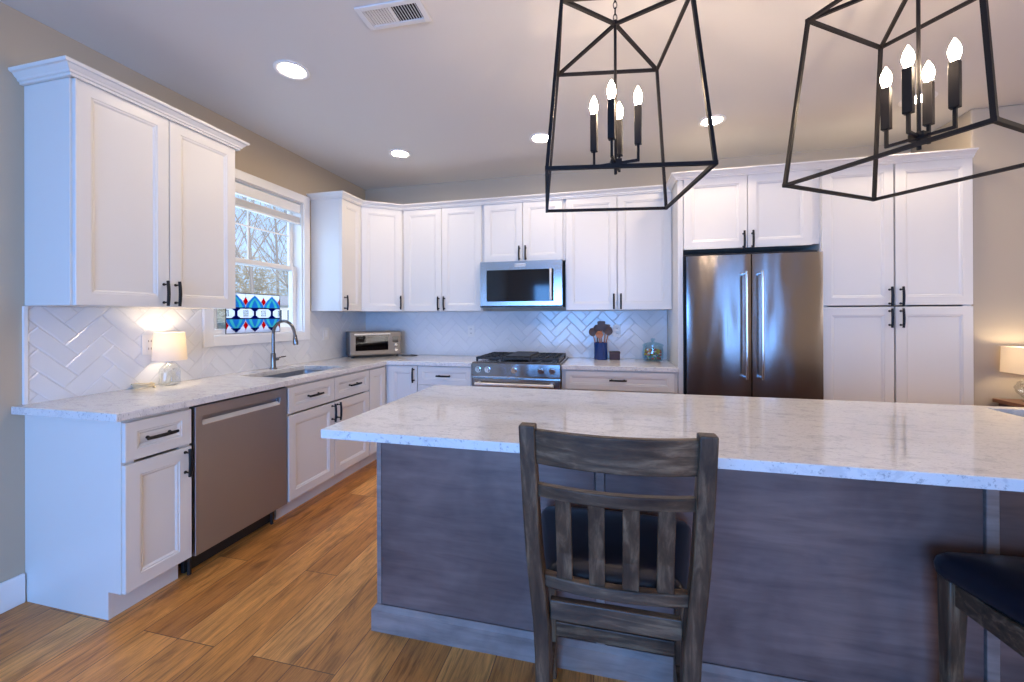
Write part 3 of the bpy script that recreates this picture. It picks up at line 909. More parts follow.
for k in range(3):
    gx0 = -hw + 0.02 + k*(gw+0.005); gx1 = gx0 + gw
    m = MB()
    zt, zb = 0.962, 0.928
    for yy in (-0.585, -0.07):
        m.box(gx0, gx1, yy-0.008, yy+0.008, zt-0.018, zt)
    for xx in (gx0+0.008, gx1-0.008):
        m.box(xx-0.008, xx+0.008, -0.577, -0.078, zt-0.018, zt)
    for q in range(1, 4):
        xx = gx0 + gw*q/4
        m.box(xx-0.005, xx+0.005, -0.577, -0.078, zt-0.014, zt)
    for yy in (-0.45, -0.325, -0.2):
        m.box(gx0+0.016, gx1-0.016, yy-0.005, yy+0.005, zt-0.016, zt-0.002)
    for xx in (gx0+0.008, gx1-0.008):
        for yy in (-0.585, -0.07):
            m.box(xx-0.008, xx+0.008, yy-0.008, yy+0.008, 0.9262, zt-0.016)
    m.build('grate', M['iron'], t, bevel=0.002)
    if k == 1:
        MB().box(gx0+0.012, gx1-0.012, -0.56, -0.10, 0.9625, 0.974).build('griddle', M['iron'], t, bevel=0.004)
    for yy in ((-0.45, -0.2) if k != 1 else ()):
        m = MB(); m.lathe([(0.045, 0.0), (0.045, 0.008), (0.036, 0.014), (0.001, 0.016)], ((gx0+gx1)/2, yy, 0.9263), 18)
        m.build('burner', M['iron'], t, smooth=40)

# ------------------------------------------------------------------ microwave
t = thing('microwave', 'stainless over-the-range microwave with black glass door under the short cabinet', 'microwave', ((X1+X2)/2-0.008, 0, 0))
hw = (X2-X1)/2 - 0.013
MB().box(-hw, hw, -0.365, -0.012, 1.402, 1.824).build('body', M['steelplain'], t, bevel=0.003)
m = MB()
# door with glass opening
gx0, gx1, gz0, gz1 = -hw+0.062, hw-0.075, 1.455, 1.745
yf, yb = -0.405, -0.367
for (a, b, c, d_) in ((-hw, gx0, 1.418, 1.822), (gx1, hw, 1.418, 1.822), (gx0, gx1, 1.418, gz0), (gx0, gx1, gz1, 1.822)):
    m.box(a, b, yf, yb, c, d_)
dr = m.build('door', M['steelplain'], t)
MB().box(gx0+0.001, gx1-0.001, yf+0.004, yb, gz0+0.001, gz1-0.001).build('window', M['blackglass'], dr)
m = MB(); m.box(-0.05, 0.05, yf-0.002, yf-0.0002, 1.772, 1.800)
bd = m.build('badge', M['plate'], dr)
def text(name, body, size, mtx, material, parent):
    cu = bpy.data.curves.new(name, 'FONT')
    cu.body, cu.size, cu.align_x, cu.align_y, cu.extrude = body, size, 'CENTER', 'CENTER', 0.0004
    ob = bpy.data.objects.new(name, cu)
    COL.objects.link(ob)
    dg = bpy.context.evaluated_depsgraph_get()
    me = bpy.data.meshes.new_from_object(ob.evaluated_get(dg))
    bpy.data.objects.remove(ob)
    me.transform(mtx)
    me.materials.clear(); me.materials.append(material)
    o = bpy.data.objects.new(name, me)
    COL.objects.link(o); o.parent = parent
    return o
text('lettering', 'KitchenAid', 0.021, Matrix.Translation((0, yf-0.0026, 1.786)) @ Matrix.Rotation(pi/2, 4, 'X'), M['blackplastic'], dr)
m = MB(); m.cyl((gx1-0.022, yf-0.042, gz0+0.01), (gx1-0.022, yf-0.042, gz1-0.005), 0.010, 12)
for z in (gz0+0.03, gz1-0.025):
    m.box(gx1-0.029, gx1-0.015, yf-0.040, yf+0.003, z-0.008, z+0.008)
m.build('handle', M['lip'], dr, smooth=40)
MB().box(-hw, hw, yf, -0.366, 1.402, 1.416).build('vent_strip', M['blackplastic'], t)

# ------------------------------------------------------------------ refrigerator
t = thing('refrigerator', 'stainless french-door refrigerator with long bar handles left of the pantry', 'refrigerator', ((3.204+4.135)/2, 0, 0))
hw = 0.4605
MB().box(-hw+0.004, hw-0.004, -0.60, -0.03, 0.03, 1.795).build('body', M['darkgap'], t)
def bulged(x0, x1, z0, z1, yb, yf, bul=0.0025, n=10):
    rs = []
    for k in range(n+1):
        s = k/n; x = x0 + (x1-x0)*s
        y = yf - bul*(1-(2*s-1)**2) + (0.003 if k in (0, n) else 0)
        rs.append([(x, yb, z0), (x, y, z0), (x, y, z1), (x, yb, z1)])
    return MB().rings(rs)
for s in (-1, 1):
    xa, xb = (-hw+0.012, -0.004) if s < 0 else (0.004, hw)
    dr = bulged(xa, xb, 0.70, 1.772, -0.605, -0.672).build('door', M['steel'], t, smooth=30)
    m = MB(); hx = s*0.052
    m.cyl((hx, -0.735, 0.852), (hx, -0.735, 1.640), 0.0095, 14)
    for z in (0.866, 1.626):
        m.cyl((hx, -0.674, z), (hx, -0.735, z), 0.010, 12)
    m.build('handle', M['chrome'], dr, smooth=40)
dr = bulged(-hw+0.012, hw, 0.06, 0.692, -0.605, -0.672).build('freezer_drawer', M['steel'], t, smooth=30)
m = MB(); m.cyl((-0.36, -0.735, 0.63), (0.36, -0.735, 0.63), 0.0125, 14)
for x in (-0.33, 0.33):
    m.cyl((x, -0.674, 0.63), (x, -0.735, 0.63), 0.010, 12)
m.build('handle', M['lip'], dr, smooth=40)
MB().box(-hw+0.03, hw-0.03, -0.58, -0.06, 0.0, 0.0295).build('base', M['blackplastic'], t)

# ------------------------------------------------------------------ island
IX0, IX1, IY0, IY1 = 1.647, 5.15, -2.7499, -1.7774
PX0, PX1, PY0, PY1 = 1.690, 5.10, -2.464, -1.815
KX0, KX1, KY0, KY1 = 4.222, 4.93, -2.22, -1.832
t = thing('kitchen_island', 'long grey-stained wood island standing on the plank floor', 'kitchen island', (0, 0, 0))
m = MB()
m.box(PX0+0.02, PX1-0.02, PY0+0.0195, PY0+0.037, 0, 0.8815).box(PX0+0.02, PX1-0.02, PY1-0.02, PY1, 0.1, 0.8815)
m.box(PX0+0.02, PX0+0.04, PY0+0.037, PY1-0.02, 0.1, 0.8815).box(PX1-0.04, PX1-0.02, PY0+0.037, PY1-0.02, 0.1, 0.8815).box(PX0+0.04, PX1-0.04, PY0+0.037, PY1-0.02, 0.1, 0.118)
m.box(PX0+0.06, PX1-0.06, PY1-0.09, PY1-0.07, 0.0, 0.0995)
m.build('carcass', M['island'], t)
ends = [PX0, 2.614, 3.776, PX1]
for a, b in zip(ends, ends[1:]):
    l = 0.020 if a > PX0 else 0.012
    r = 0.020 if b < PX1 else 0.012
    MB().box(a+l, b-r, PY0+0.004, PY0+0.019, 0.096, 0.8815).build('back_panel', M['island'], t)
for x in ends[1:3]:
    MB().box(x-0.016, x+0.016, PY0-0.002, PY0+0.019, 0.096, 0.8815).build('batten', M['islandtrim'], t, bevel=0.002)
MB().box(PX0, PX0+0.0195, PY0+0.0005, PY1, 0.096, 0.8815).build('end_panel', M['islandtrim'], t, bevel=0.001)
MB().box(PX1-0.0195, PX1, PY0+0.0005, PY1, 0.096, 0.8815).build('end_panel', M['islandtrim'], t, bevel=0.001)
m = MB()
prof = [(0.0, 0.0), (0.017, 0.0), (0.017, 0.088), (0.012, 0.094), (0.003, 0.1045), (0.0, 0.1045)]
path = [(PX0, PY1), (PX0, PY0), (PX1, PY0), (PX1, PY1)]
nrm = [(-1, 0), (-1, -1), (1, -1), (1, 0)]
m.rings([[(p[0]+n[0]*a, p[1]+n[1]*a, z) for a, z in prof] for p, n in zip(path, nrm)])
m.build('base_molding', M['islandtrim'], t)
xs, ys = [IX0, KX0, KX1, IX1], [IY0, KY0, KY1, IY1]
o = slab(xs, ys, lambda i, j: not (i == 1 and j == 1), 0.8825, CT+0.0005).build('countertop', M['quartz'], bevel=0.003)
tag(o, 'large white quartz island top overhanging toward the stools', 'countertop', 'white quartz countertops')
basin('island_sink', 'undermount steel sink at the right end of the island top', KX0, KX1, KY0, KY1, 0.8815, 0.18, (0, 0, 0))

# ------------------------------------------------------------------ counter stools
def stool(label, loc, rz):
    t = thing('counter_stool', label, 'stool', loc, rz, 'counter stools at the island')
    def leg(path, name):
        m = MB(); rs = []
        for x, y, z, hx, hy in path:
            rs.append([(x-hx, y-hy, z), (x+hx, y-hy, z), (x+hx, y+hy, z), (x-hx, y+hy, z)])
        m.rings(rs)
        return m.build(name, M['stoolv'], t, bevel=0.004, smooth=40)
    for s in (-1, 1):
        leg([(s*0.183, -0.195, 0.0, 0.017, 0.019), (s*0.184, -0.190, 0.2, 0.019, 0.022), (s*0.185, -0.186, 0.40, 0.021, 0.024), (s*0.189, -0.188, 0.50, 0.0215, 0.024), (s*0.198, -0.197, 0.60, 0.0215, 0.023),
             (s*0.205, -0.212, 0.70, 0.0205, 0.0215), (s*0.2085, -0.232, 0.82, 0.0205, 0.020), (s*0.2095, -0.252, 0.93, 0.0205, 0.0195), (s*0.210, -0.272, 1.042, 0.0205, 0.019)], 'back_post')
    for s in (-1, 1):
        leg([(s*0.214, 0.196, 0.0, 0.014, 0.014), (s*0.2155, 0.190, 0.15, 0.016, 0.016), (s*0.219, 0.181, 0.32, 0.019, 0.019), (s*0.220, 0.176, 0.45, 0.022, 0.022), (s*0.220, 0.175, 0.558, 0.023, 0.023)], 'front_leg')
    def rail(name, x1, yc, sag, z0, z1, th, z_arch=0.0, y_tilt=0.0, material='stoolh', n=14):
        m = MB(); rs = []
        for k in range(n+1):
            u = -1 + 2*k/n; x = u*x1
            y = yc - sag*(1-u*u); za = z_arch*(1-u*u)
            rs.append([(x, y-th/2, z0), (x, y+th/2, z0), (x, y+th/2-y_tilt, z1+za), (x, y-th/2-y_tilt, z1+za)])
        m.rings(rs)
        return m.build(name, M[material], t, bevel=0.003, smooth=40)
    rail('crest_rail', 0.192, -0.252, 0.030, 0.940, 1.030, 0.022, 0.0, 0.018)
    rail('lower_rail', 0.1905, -0.236, 0.028, 0.850, 0.884, 0.022, 0.0, 0.006)
    rail('bottom_rail', 0.180, -0.196, 0.022, 0.596, 0.628, 0.026)
    for k in range(4):
        x = -0.1245 + k*0.083
        u = x/0.187
        ya, yb = -0.196 - 0.022*(1-u*u), -0.236 - 0.028*(1-u*u)
        m = MB()
        rs = []
        for z, y in ((0.626, ya), (0.70, ya*0.68+yb*0.32+0.004), (0.77, ya*0.32+yb*0.68+0.004), (0.852, yb)):
            rs.append([(x-0.020, y-0.007, z), (x+0.020, y-0.007, z), (x+0.020, y+0.007, z), (x-0.020, y+0.007, z)])
        m.rings(rs).build('slat', M['stoolv'], t, bevel=0.002)
    # aprons
    m = MB(); m.box(-0.166, 0.166, -0.197, -0.175, 0.500, 0.553)
    m.build('rear_apron', M['stoolh'], t, bevel=0.003)
    m = MB(); m.box(-0.197, 0.197, 0.176, 0.196, 0.490, 0.555)
    m.build('front_apron', M['stoolh'], t, bevel=0.003)
    for s in (-1, 1):
        m = MB()
        m.add([(s*0.190, -0.165, 0.49), (s*0.208, -0.165, 0.49), (s*0.230, 0.155, 0.49), (s*0.212, 0.155, 0.49), (s*0.190, -0.165, 0.555), (s*0.208, -0.165, 0.555), (s*0.230, 0.155, 0.555), (s*0.212, 0.155, 0.555)],
              [(0, 1, 2, 3), (4, 5, 6, 7), (0, 1, 5, 4), (1, 2, 6, 5), (2, 3, 7, 6), (3, 0, 4, 7)])
        m.build('side_apron', M['stoolh'], t, bevel=0.003)
        m = MB(); m.tube([(s*0.195, -0.168, 0.13), (s*0.214, 0.175, 0.13)], 0.013, square=True)
        m.build('side_stretcher', M['stoolh'], t, bevel=0.003)
    m = MB(); m.box(-0.203, 0.203, 0.176, 0.198, 0.165, 0.215)
    m.build('foot_rail', M['stoolh'], t, bevel=0.003)
    # cushion: rounded trapezoid, domed
    def outline(ins):
        pts = []
        hwf, hwb, yf, yb, r = 0.262-ins, 0.180-ins, 0.212-ins, -0.172+ins, 0.045
        base_ = [(hwf, yf), (-hwf, yf), (-hwb, yb), (hwb, yb)]
        for i in range(4):
            p = Vector(base_[i]); a = Vector(base_[i-1]); b = Vector(base_[(i+1) % 4])
            rr = r if i < 2 else 0.02
            d1, d2 = (a-p).normalized(), (b-p).normalized()
            for k in range(5):
                s = k/4
                q = (p + d1*rr)*(1-s)**2 + p*2*s*(1-s) + (p + d2*rr)*s*s
                pts.append(q)
            if i == 0:
                # bowed front edge
                for k in range(1, 6):
                    s = k/6
                    xq = (hwf-r)*(1-2*s)
                    pts.append(Vector((xq, yf + 0.012*(1-(1-2*s)**2))))
        return pts
    m = MB()
    rs = []
    for ins, z in ((0.012, 0.556), (0.002, 0.566), (0.0, 0.590), (0.004, 0.608), (0.016, 0.622), (0.05, 0.634), (0.10, 0.640), (0.145, 0.642)):
        rs.append([(p.x, p.y, z) for p in outline(ins)])
    m.rings(rs).build('seat_cushion', M['leather'], t, smooth=60)
    return t
stool('dark weathered wood stool with slatted back and navy seat, in front of the island center', (2.660, -2.716, 0), 0.0)
stool('dark counter stool with navy seat, partly cut off at the lower right edge', (3.832, -2.735, 0), 0.03)

# ------------------------------------------------------------------ pendants
def pendant(label, x, y, rz, arms):
    wb, wt, zb, zt, zh, zc = 0.2849, 0.2295, 1.8322, 2.4644, 2.527, 1.948
    t = thing('lantern_pendant', label, 'pendant light', (x, y, zh), rz, 'lantern pendants over the island')
    Z = lambda z: z - zh
    r = 0.0062
    m = MB()
    cor = [(-1, -1), (1, -1), (1, 1), (-1, 1)]
    B_ = [(a*wb, b*wb, Z(zb)) for a, b in cor]; T_ = [(a*wt, b*wt, Z(zt)) for a, b in cor]
    for i in range(4):
        m.tube([B_[i], B_[(i+1) % 4]], r, square=True); m.tube([T_[i], T_[(i+1) % 4]], r, square=True)
        m.tube([B_[i], T_[i]], r, square=True); m.tube([T_[i], (0, 0, 0)], r, square=True)
        for c in (B_[i], T_[i]):
            m.box(c[0]-r*1.1, c[0]+r*1.1, c[1]-r*1.1, c[1]+r*1.1, c[2]-r*1.1, c[2]+r*1.1)
    m.build('cage', M['bronze'], t)
    MB().cyl((0, 0, Z(zc)-0.035), (0, 0, 0.005), 0.006, 10).build('rod', M['bronze'], t)
    m = MB(); m.box(-0.022, 0.022, -0.022, 0.022, Z(zc)-0.012, Z(zc)+0.014); m.cyl((0, 0, Z(zc)-0.045), (0, 0, Z(zc)-0.010), 0.007, 10)
    m.build('hub', M['bronze'], t, bevel=0.002)
    MB().sphere((0, 0, 0.004), 0.013, 12, 8).build('finial', M['bronze'], t, smooth=60)
    ca = 0.090
    for k in range(4):
        a = k*pi/2 + arms
        dx, dy = cos(a), sin(a)
        m = MB()
        m.tube([(dx*0.02, dy*0.02, Z(zc)), (dx*ca, dy*ca, Z(zc))], 0.0048, square=True)
        m.tube([(dx*ca, dy*ca, Z(zc)-0.0048), (dx*ca, dy*ca, Z(2.012))], 0.0048, square=True)
        ao = m.build('candle_arm', M['bronze'], t)
        m = MB(); q = Matrix.Translation((dx*ca, dy*ca, 0)) @ Matrix.Rotation(a, 4, 'Z')
        m.box(-0.0135, 0.0135, -0.0135, 0.0135, Z(2.012), Z(2.168)); m.xf(q)
        m.build('candle_sleeve', M['bronze'], ao, bevel=0.0015)
        m = MB(); m.lathe([(0.008, 0), (0.011, 0.006), (0.0165, 0.026), (0.017, 0.036), (0.013, 0.055), (0.006, 0.070), (0.0008, 0.080)], (dx*ca, dy*ca, Z(2.1685)), 12)
        m.build('bulb', M['bulb'], ao, smooth=60)
    # chain and ceiling canopy
    m = MB(); z = 0.012; k = 0
    top = CH - zh - 0.022
    while z < top:
        pts = []
        for j in range(13):
            aa = 2*pi*j/12
            p = (0.0075*cos(aa), 0, z + 0.014 + 0.0165*sin(aa))
            pts.append(p if k % 2 == 0 else (0, p[0], p[2]))
        m.tube(pts, 0.0018, 6)
        z += 0.0265; k += 1
    m.build('chain', M['bronze'], t, smooth=50)
    MB().lathe([(0.062, CH-zh-0.0008), (0.062, CH-zh-0.016), (0.05, CH-zh-0.022), (0.008, CH-zh-0.024), (0.008, CH-zh-0.034)], n=24).build('canopy', M['bronze'], t, smooth=40)
    return t
pendant('dark square lantern pendant hanging over the island in front of the microwave', 2.6775, -2.261, 0.1541, -0.337)
pendant('dark square lantern pendant hanging in front of refrigerator and pantry, set corner-on', 3.7265, -2.2514, -0.976, 0.138)

# ------------------------------------------------------------------ ceiling fixtures
def downlight(label, x, y):
    t = thing('recessed_light', label, 'ceiling light', (x, y, CH), 0, 'recessed ceiling lights')
    MB().lathe([(0.072, -0.0012), (0.078, -0.0012), (0.092, -0.003), (0.094, -0.008), (0.086, -0.011), (0.070, -0.009), (0.066, -0.004)], n=32, cap=False).build('trim_ring', M['trimwhite'], t, smooth=50)
    m = MB(); m.lathe([(0.0675, -0.0035), (0.05, -0.0045), (0.001, -0.005)], n=32, cap=False)
    m.build('lens', M['can'], t, smooth=50)
    return t
for (x, y), lab in zip([(0.886, -2.038), (0.886, -0.821), (2.122, -0.824), (3.374, -0.806), (4.614, -0.80)],
    ['round recessed ceiling light nearest the tall left wall cabinet', 'round recessed ceiling light above the far left corner by the window cabinet',
     'round recessed ceiling light seen just left of the first lantern pendant', 'round recessed ceiling light above the refrigerator, between the two lantern pendants', 'round recessed ceiling light seen behind the candles of the second lantern']):
    downlight(lab, x, y)

for (x, y), lab in zip([(5.9, -1.5), (6.9, -2.4), (5.9, -3.0)], ['round recessed ceiling light in front of the side table lamp, past the pantry wall', 'round recessed ceiling light over the area right of the pantry wall', 'round recessed ceiling light in the open area to the right of the island']):  # extra ceiling lights out of view, added to warm the left cabinet fronts
    downlight(lab, x, y)
t = thing('ceiling_vent', 'white rectangular louvered air vent in the ceiling', 'vent', (1.672, -2.283, CH), radians(2))
m = MB()
hx, hy = 0.160, 0.072
ix, iy = 0.132, 0.048
zt, zl = -0.0008, -0.009
for (a, b, c, d_) in ((-hx, -ix, -hy, hy), (ix, hx, -hy, hy), (-ix, ix, -hy, -iy), (-ix, ix, iy, hy), (-0.008, 0.008, -iy, iy)):
    m.box(a, b, c, d_, zl, zt)
m.build('frame', M['ventwhite'], t, bevel=0.002)
MB().box(-ix, ix, -iy, iy, -0.0025, -0.0008).build('opening', M['darkgap'], t)
for side in (-1, 1):
    m = MB()
    for k in range(9):
        xx = side*(0.017 + k*0.0135)
        dx = -0.0062*side
        m.add([(xx-dx*0.5, -iy, -0.0088), (xx+dx*0.5, -iy, -0.0030), (xx+dx*0.5+0.0018, -iy, -0.0030), (xx-dx*0.5+0.0018, -iy, -0.0088), (xx-dx*0.5, iy, -0.0088), (xx+dx*0.5, iy, -0.0030), (xx+dx*0.5+0.0018, iy, -0.0030), (xx-dx*0.5+0.0018, iy, -0.0088)],
              [(0, 1, 2, 3), (4, 5, 6, 7), (0, 1, 5, 4), (1, 2, 6, 5), (2, 3, 7, 6), (3, 0, 4, 7)])
    m.build('louver', M['ventwhite'], t)

# ------------------------------------------------------------------ small things on the counters
def table_lamp(label, loc, sc, base_kind):
    t = thing('table_lamp', label, 'lamp', loc)
    if base_kind == 'carafe':
        prof = [(0.038, 0.0), (0.045, 0.004), (0.048, 0.02), (0.047, 0.08), (0.043, 0.105), (0.028, 0.122), (0.016, 0.130), (0.013, 0.140)]
        zs, ze, rb, rt = 0.150, 0.315, 0.083, 0.072
    else:
        prof = [(0.045, 0.0), (0.05, 0.006), (0.03, 0.014)] + [(0.022 + 0.058*sin(pi*(k+0.4)/8.8), 0.014 + 0.0185*k) for k in range(9)] + [(0.018, 0.18), (0.014, 0.186)]
        zs, ze, rb, rt = 0.185, 0.355, 0.145, 0.140
    n = 16
    m = MB()
    rs = []
    for i, (r, z) in enumerate(prof):
        rs.append([(r*(1+0.10*((j+i) % 2))*cos(2*pi*j/n), r*(1+0.10*((j+i) % 2))*sin(2*pi*j/n), z) for j in range(n)])
    m.rings(rs).build('base', M['clearglass'], t)
    zz = prof[-1][1]
    MB().cyl((0, 0, zz+0.0005), (0, 0, zz+0.05), 0.0085, 12).build('stem', M['lip'], t)
    # shade: thin open drum
    m = MB(); n = 36 if base_kind == 'carafe' else 4; th = 0.0022
    m.lathe([(rb, zs), (rt, ze), (rt-th, ze), (rb-th, zs), (rb, zs)], n=n, cap=False)
    if n == 4:
        m.xf(Matrix.Rotation(pi/4, 4, 'Z'))
    m.build('lamp_shade', M['shade'], t, smooth=30)
    m = MB()
    for k in range(3):
        a = 2*pi*k/3
        m.cyl((0.008*cos(a), 0.008*sin(a), ze-0.02), (rt*0.70*cos(a), rt*0.70*sin(a), ze-0.014), 0.0012, 6)
    m.cyl((0, 0, zz+0.05), (0, 0, ze-0.018), 0.002, 6)
    m.build('shade_holder', M['lip'], t)
    MB().sphere((0, 0, zs+0.118), 0.034, 16, 10, 1.1).build('bulb', M['lampbulb'], t, smooth=60)
    return t
table_lamp('small lit lamp with cut-glass base and white shade on the left counter', (0.100, -2.128, CT), 1, 'carafe')
t = thing('side_table', 'dark wood side table with lit lamp right of the pantry', 'table', (5.44, -0.765, 0))
MB().box(-0.27, 0.27, -0.20, 0.20, 0.725, 0.750).build('tabletop', M['tabletop'], t, bevel=0.004)
MB().box(-0.25, 0.25, -0.18, 0.18, 0.665, 0.7245).build('apron', M['darkbox'], t)
for sx in (-1, 1):
    for sy in (-1, 1):
        MB().box(sx*0.225-0.02, sx*0.225+0.02, sy*0.155-0.02, sy*0.155+0.02, 0, 0.6645).build('leg', M['darkbox'], t, bevel=0.003)
table_lamp('lit lamp with square white shade on the side table by the pantry', (5.29, -0.70, 0.7505), 1, 'ball')

# coiled cord beside the lamp
t = MB()
pts = []
for k in range(81):
    a = 2*pi*k/20
    rr = 1 + 0.10*sin(1.7*a) - 0.05*(k/40)
    pts.append((0.050*cos(a)*rr, 0.034*sin(a)*rr, 0.0045 + 0.0085*(k/20)*(0.8+0.2*sin(a*0.5))))
t.tube(pts, 0.0040, 6)
o = t.build('coiled_cord', M['cord'], smooth=60)
o.location = (0.066, -2.246, CT+0.0005); o.rotation_euler = (0, 0, 0.5)
tag(o, 'coil of beige cord lying on the counter beside the glass lamp', 'cord')

# outlets and switches
def outlet(name, label, loc, rz, kind, wdt=0.072):
    t = thing(name, label, 'switch' if kind == 'switch' else 'outlet', loc, rz)
    MB().box(-wdt/2, wdt/2, -0.006, 0, -0.058, 0.058).build('plate', M['plate'], t, bevel=0.002)
    if kind == 'switch':
        MB().box(-0.017, 0.017, -0.010, -0.0062, -0.034, 0.034).build('rocker', M['trimwhite'], t, bevel=0.002)
    else:
        for z in (-0.022, 0.022):
            m = MB(); m.box(-0.016, 0.016, -0.0085, -0.0062, z-0.015, z+0.015)
            o = m.build('receptacle', M['plate'], t, bevel=0.002)
            MB().box(-0.008, -0.005, -0.0092, -0.0086, z-0.006, z+0.006).box(0.005, 0.008, -0.0092, -0.0086, z-0.006, z+0.006).build('slot', M['blackplastic'], o)
outlet('wall_outlet', 'white outlet plate on the tiles behind the glass lamp', (0.0096, -2.178, 1.157), RL, 'outlet', 0.08)
outlet('wall_switch', 'white switch plate on the left tiles between window and toaster oven', (0.0096, -0.66, 1.162), RL, 'switch')
outlet('wall_outlet', 'white outlet plate on the back tiles left of the range', (1.242, -0.0096, 1.169), 0, 'outlet')
outlet('wall_outlet', 'white outlet plate on the back tiles right of the utensil crock', (2.711, -0.0096, 1.176), 0, 'outlet')

# toaster oven
t = thing('toaster_oven', 'stainless toaster oven with glass door set diagonally in the counter corner', 'toaster oven', (0.186, -0.540, CT), radians(45))
Wt, Dt, Ht, z0 = 0.495, 0.245, 0.240, 0.018
m = MB()
k = 0.006
m.box(0, Wt, 0.006, Dt, z0, z0+k).box(0, Wt, 0.006, Dt, z0+Ht-k, z0+Ht).box(0, k, 0.006, Dt, z0+k, z0+Ht-k).box(Wt-0.105, Wt, 0.006, Dt, z0+k, z0+Ht-k).box(k, Wt-0.105, Dt-k, Dt, z0+k, z0+Ht-k)
m.build('body', M['toaster'], t, bevel=0.004)
m = MB()
fx0, fx1, fz0, fz1 = 0.004, Wt-0.108, z0+0.012, z0+Ht-0.006
for a, b, c, d_ in ((fx0, fx0+0.045, fz0, fz1), (fx1-0.022, fx1, fz0, fz1), (fx0+0.045, fx1-0.022, fz0, fz0+0.040), (fx0+0.045, fx1-0.022, fz1-0.034, fz1)):
    m.box(a, b, -0.012, 0.005, c, d_)
dr = m.build('door', M['toaster'], t)
MB().box(fx0+0.0455, fx1-0.0225, -0.005, 0.000, fz0+0.0405, fz1-0.0345).build('pane', M['ovenglass'], dr)
m = MB(); m.cyl((fx0+0.03, -0.042, fz1-0.018), (fx1-0.01, -0.042, fz1-0.018), 0.0075, 12)
for x in (fx0+0.05, fx1-0.03):
    m.cyl((x, -0.042, fz1-0.018), (x, -0.011, fz1-0.018), 0.005, 8)
m.build('handle', M['lip'], dr, smooth=40)
m = MB()
for k in range(12):
    m.cyl((0.012+k*0.026, 0.02, z0+0.09), (0.012+k*0.026, Dt-0.02, z0+0.09), 0.0016, 6)
for y in (0.03, Dt-0.03):
    m.cyl((0.008, y, z0+0.09), (Wt-0.107, y, z0+0.09), 0.002, 6)
m.build('rack', M['chrome'], t)
cp = MB().box(Wt-0.1075, Wt-0.004, -0.010, 0.0055, z0+0.012, z0+Ht-0.006).build('control_panel', M['toaster'], t, bevel=0.002)
MB().box(Wt-0.088, Wt-0.028, -0.0125, -0.0102, z0+0.130, z0+0.185).build('display', M['blackglass'], cp)
for z in (0.100, 0.055):
    m = MB(); m.cyl((Wt-0.057, -0.0103, z0+z), (Wt-0.057, -0.030, z0+z), 0.017, 18, 0.015)
    m.build('knob', M['chrome'], cp, smooth=40)
for x in (0.03, Wt-0.03):
    for y in (0.03, Dt-0.03):
        MB().cyl((x, y, 0.0), (x, y, z0), 0.013, 12).build('foot', M['blackplastic'], t)
t = MB()
t.tube([(0.0, 0.0, 0.0045), (0.05, 0.03, 0.0045), (0.11, 0.02, 0.0045), (0.15, 0.05, 0.0045), (0.10, 0.09, 0.0045), (0.05, 0.10, 0.0045)], 0.0042, 8)
o = t.build('power_cord', M['blackplastic'], smooth=60)
o.location = (0.55, -0.20, CT+0.0005)
tag(o, 'black power cord lying on the counter right of the toaster oven', 'cord')

# utensil crock
cx, cy = 2.562, -0.140
t = thing('utensil_crock', 'blue cylindrical crock holding wooden utensils on the back counter', 'crock', (cx, cy, CT))
m = MB(); m.lathe([(0.054, 0.0), (0.059, 0.003), (0.061, 0.012), (0.061, 0.150), (0.0625, 0.156), (0.060, 0.160), (0.0565, 0.157), (0.055, 0.148), (0.055, 0.012), (0.001, 0.010)], n=28)
m.build('body', M['bluecrock'], t, smooth=40)
def utensil(name, label, bx, by, tx, ty, ln, kind, hm, dm):
    t = thing(name, label, 'utensil', (cx+bx, cy+by, CT+0.0125), 0, 'utensils in the blue crock')
    v = Vector((tx-bx, ty-by, ln)); 
    q = Vector((0, 0, 1)).rotation_difference(v.normalized()).to_matrix().to_4x4()
    L2 = v.length
    m = MB(); m.tube([(0, 0, 0.004), (0, 0, L2*0.5), (0, 0, L2*0.74)], [0.006, 0.0055, 0.005], 8); m.xf(q)
    m.build('handle', hm, t, smooth=50)
    m = MB()
    z0, z1 = L2*0.735, L2
    if kind == 'spoon':
        n = 10
        rs = []
        for k in range(n+1):
            s = k/n; wv = 0.007 + 0.027*sin(pi*min(s*0.93+0.04, 1))**0.8
            z = z0 + (z1-z0)*s; d = 0.007*sin(pi*s)
            rs.append([(-wv, -0.002, z), (-wv*0.4, d-0.004, z), (wv*0.4, d-0.004, z), (wv, -0.002, z), (wv, 0.001, z), (wv*0.4, d, z), (-wv*0.4, d, z), (-wv, 0.001, z)])
        m.rings(rs)
    elif kind == 'spatula':
        rs = []
        for s, wv in ((0, 0.007), (0.2, 0.026), (0.3, 0.032), (0.9, 0.037), (1.0, 0.032)):
            z = z0 + (z1-z0)*s
            rs.append([(-wv, -0.0025, z), (wv, -0.0025, z), (wv, 0.0025, z), (-wv, 0.0025, z)])
        m.rings(rs)
    else:
        for k in range(4):
            a = pi*k/4
            pts = [(0.024*sin(pi*s/8)*cos(a)*(-1 if False else 1), 0.024*sin(pi*s/8)*sin(a), z0 + (z1-z0)*(s/8)) for s in range(9)]
            pts2 = [(-p[0], -p[1], p[2]) for p in pts]
            m.tube(pts, 0.0016, 6).tube(pts2, 0.0016, 6)
    m.xf(q).build('head', dm, t, smooth=40)
utensil('wooden_spoon', 'dark wooden spoon leaning left in the blue crock', -0.012, 0.0, -0.085, -0.01, 0.280, 'spoon', M['utwarm'], M['utdark'])
utensil('wooden_spatula', 'tall dark spatula standing upright in the middle of the blue crock', 0.004, 0.012, 0.005, 0.03, 0.345, 'spatula', M['utwarm'], M['utdark'])
utensil('wooden_spoon', 'dark wooden spoon leaning right in the blue crock', 0.014, -0.006, 0.084, -0.012, 0.292, 'spoon', M['utwarm'], M['utdark'])
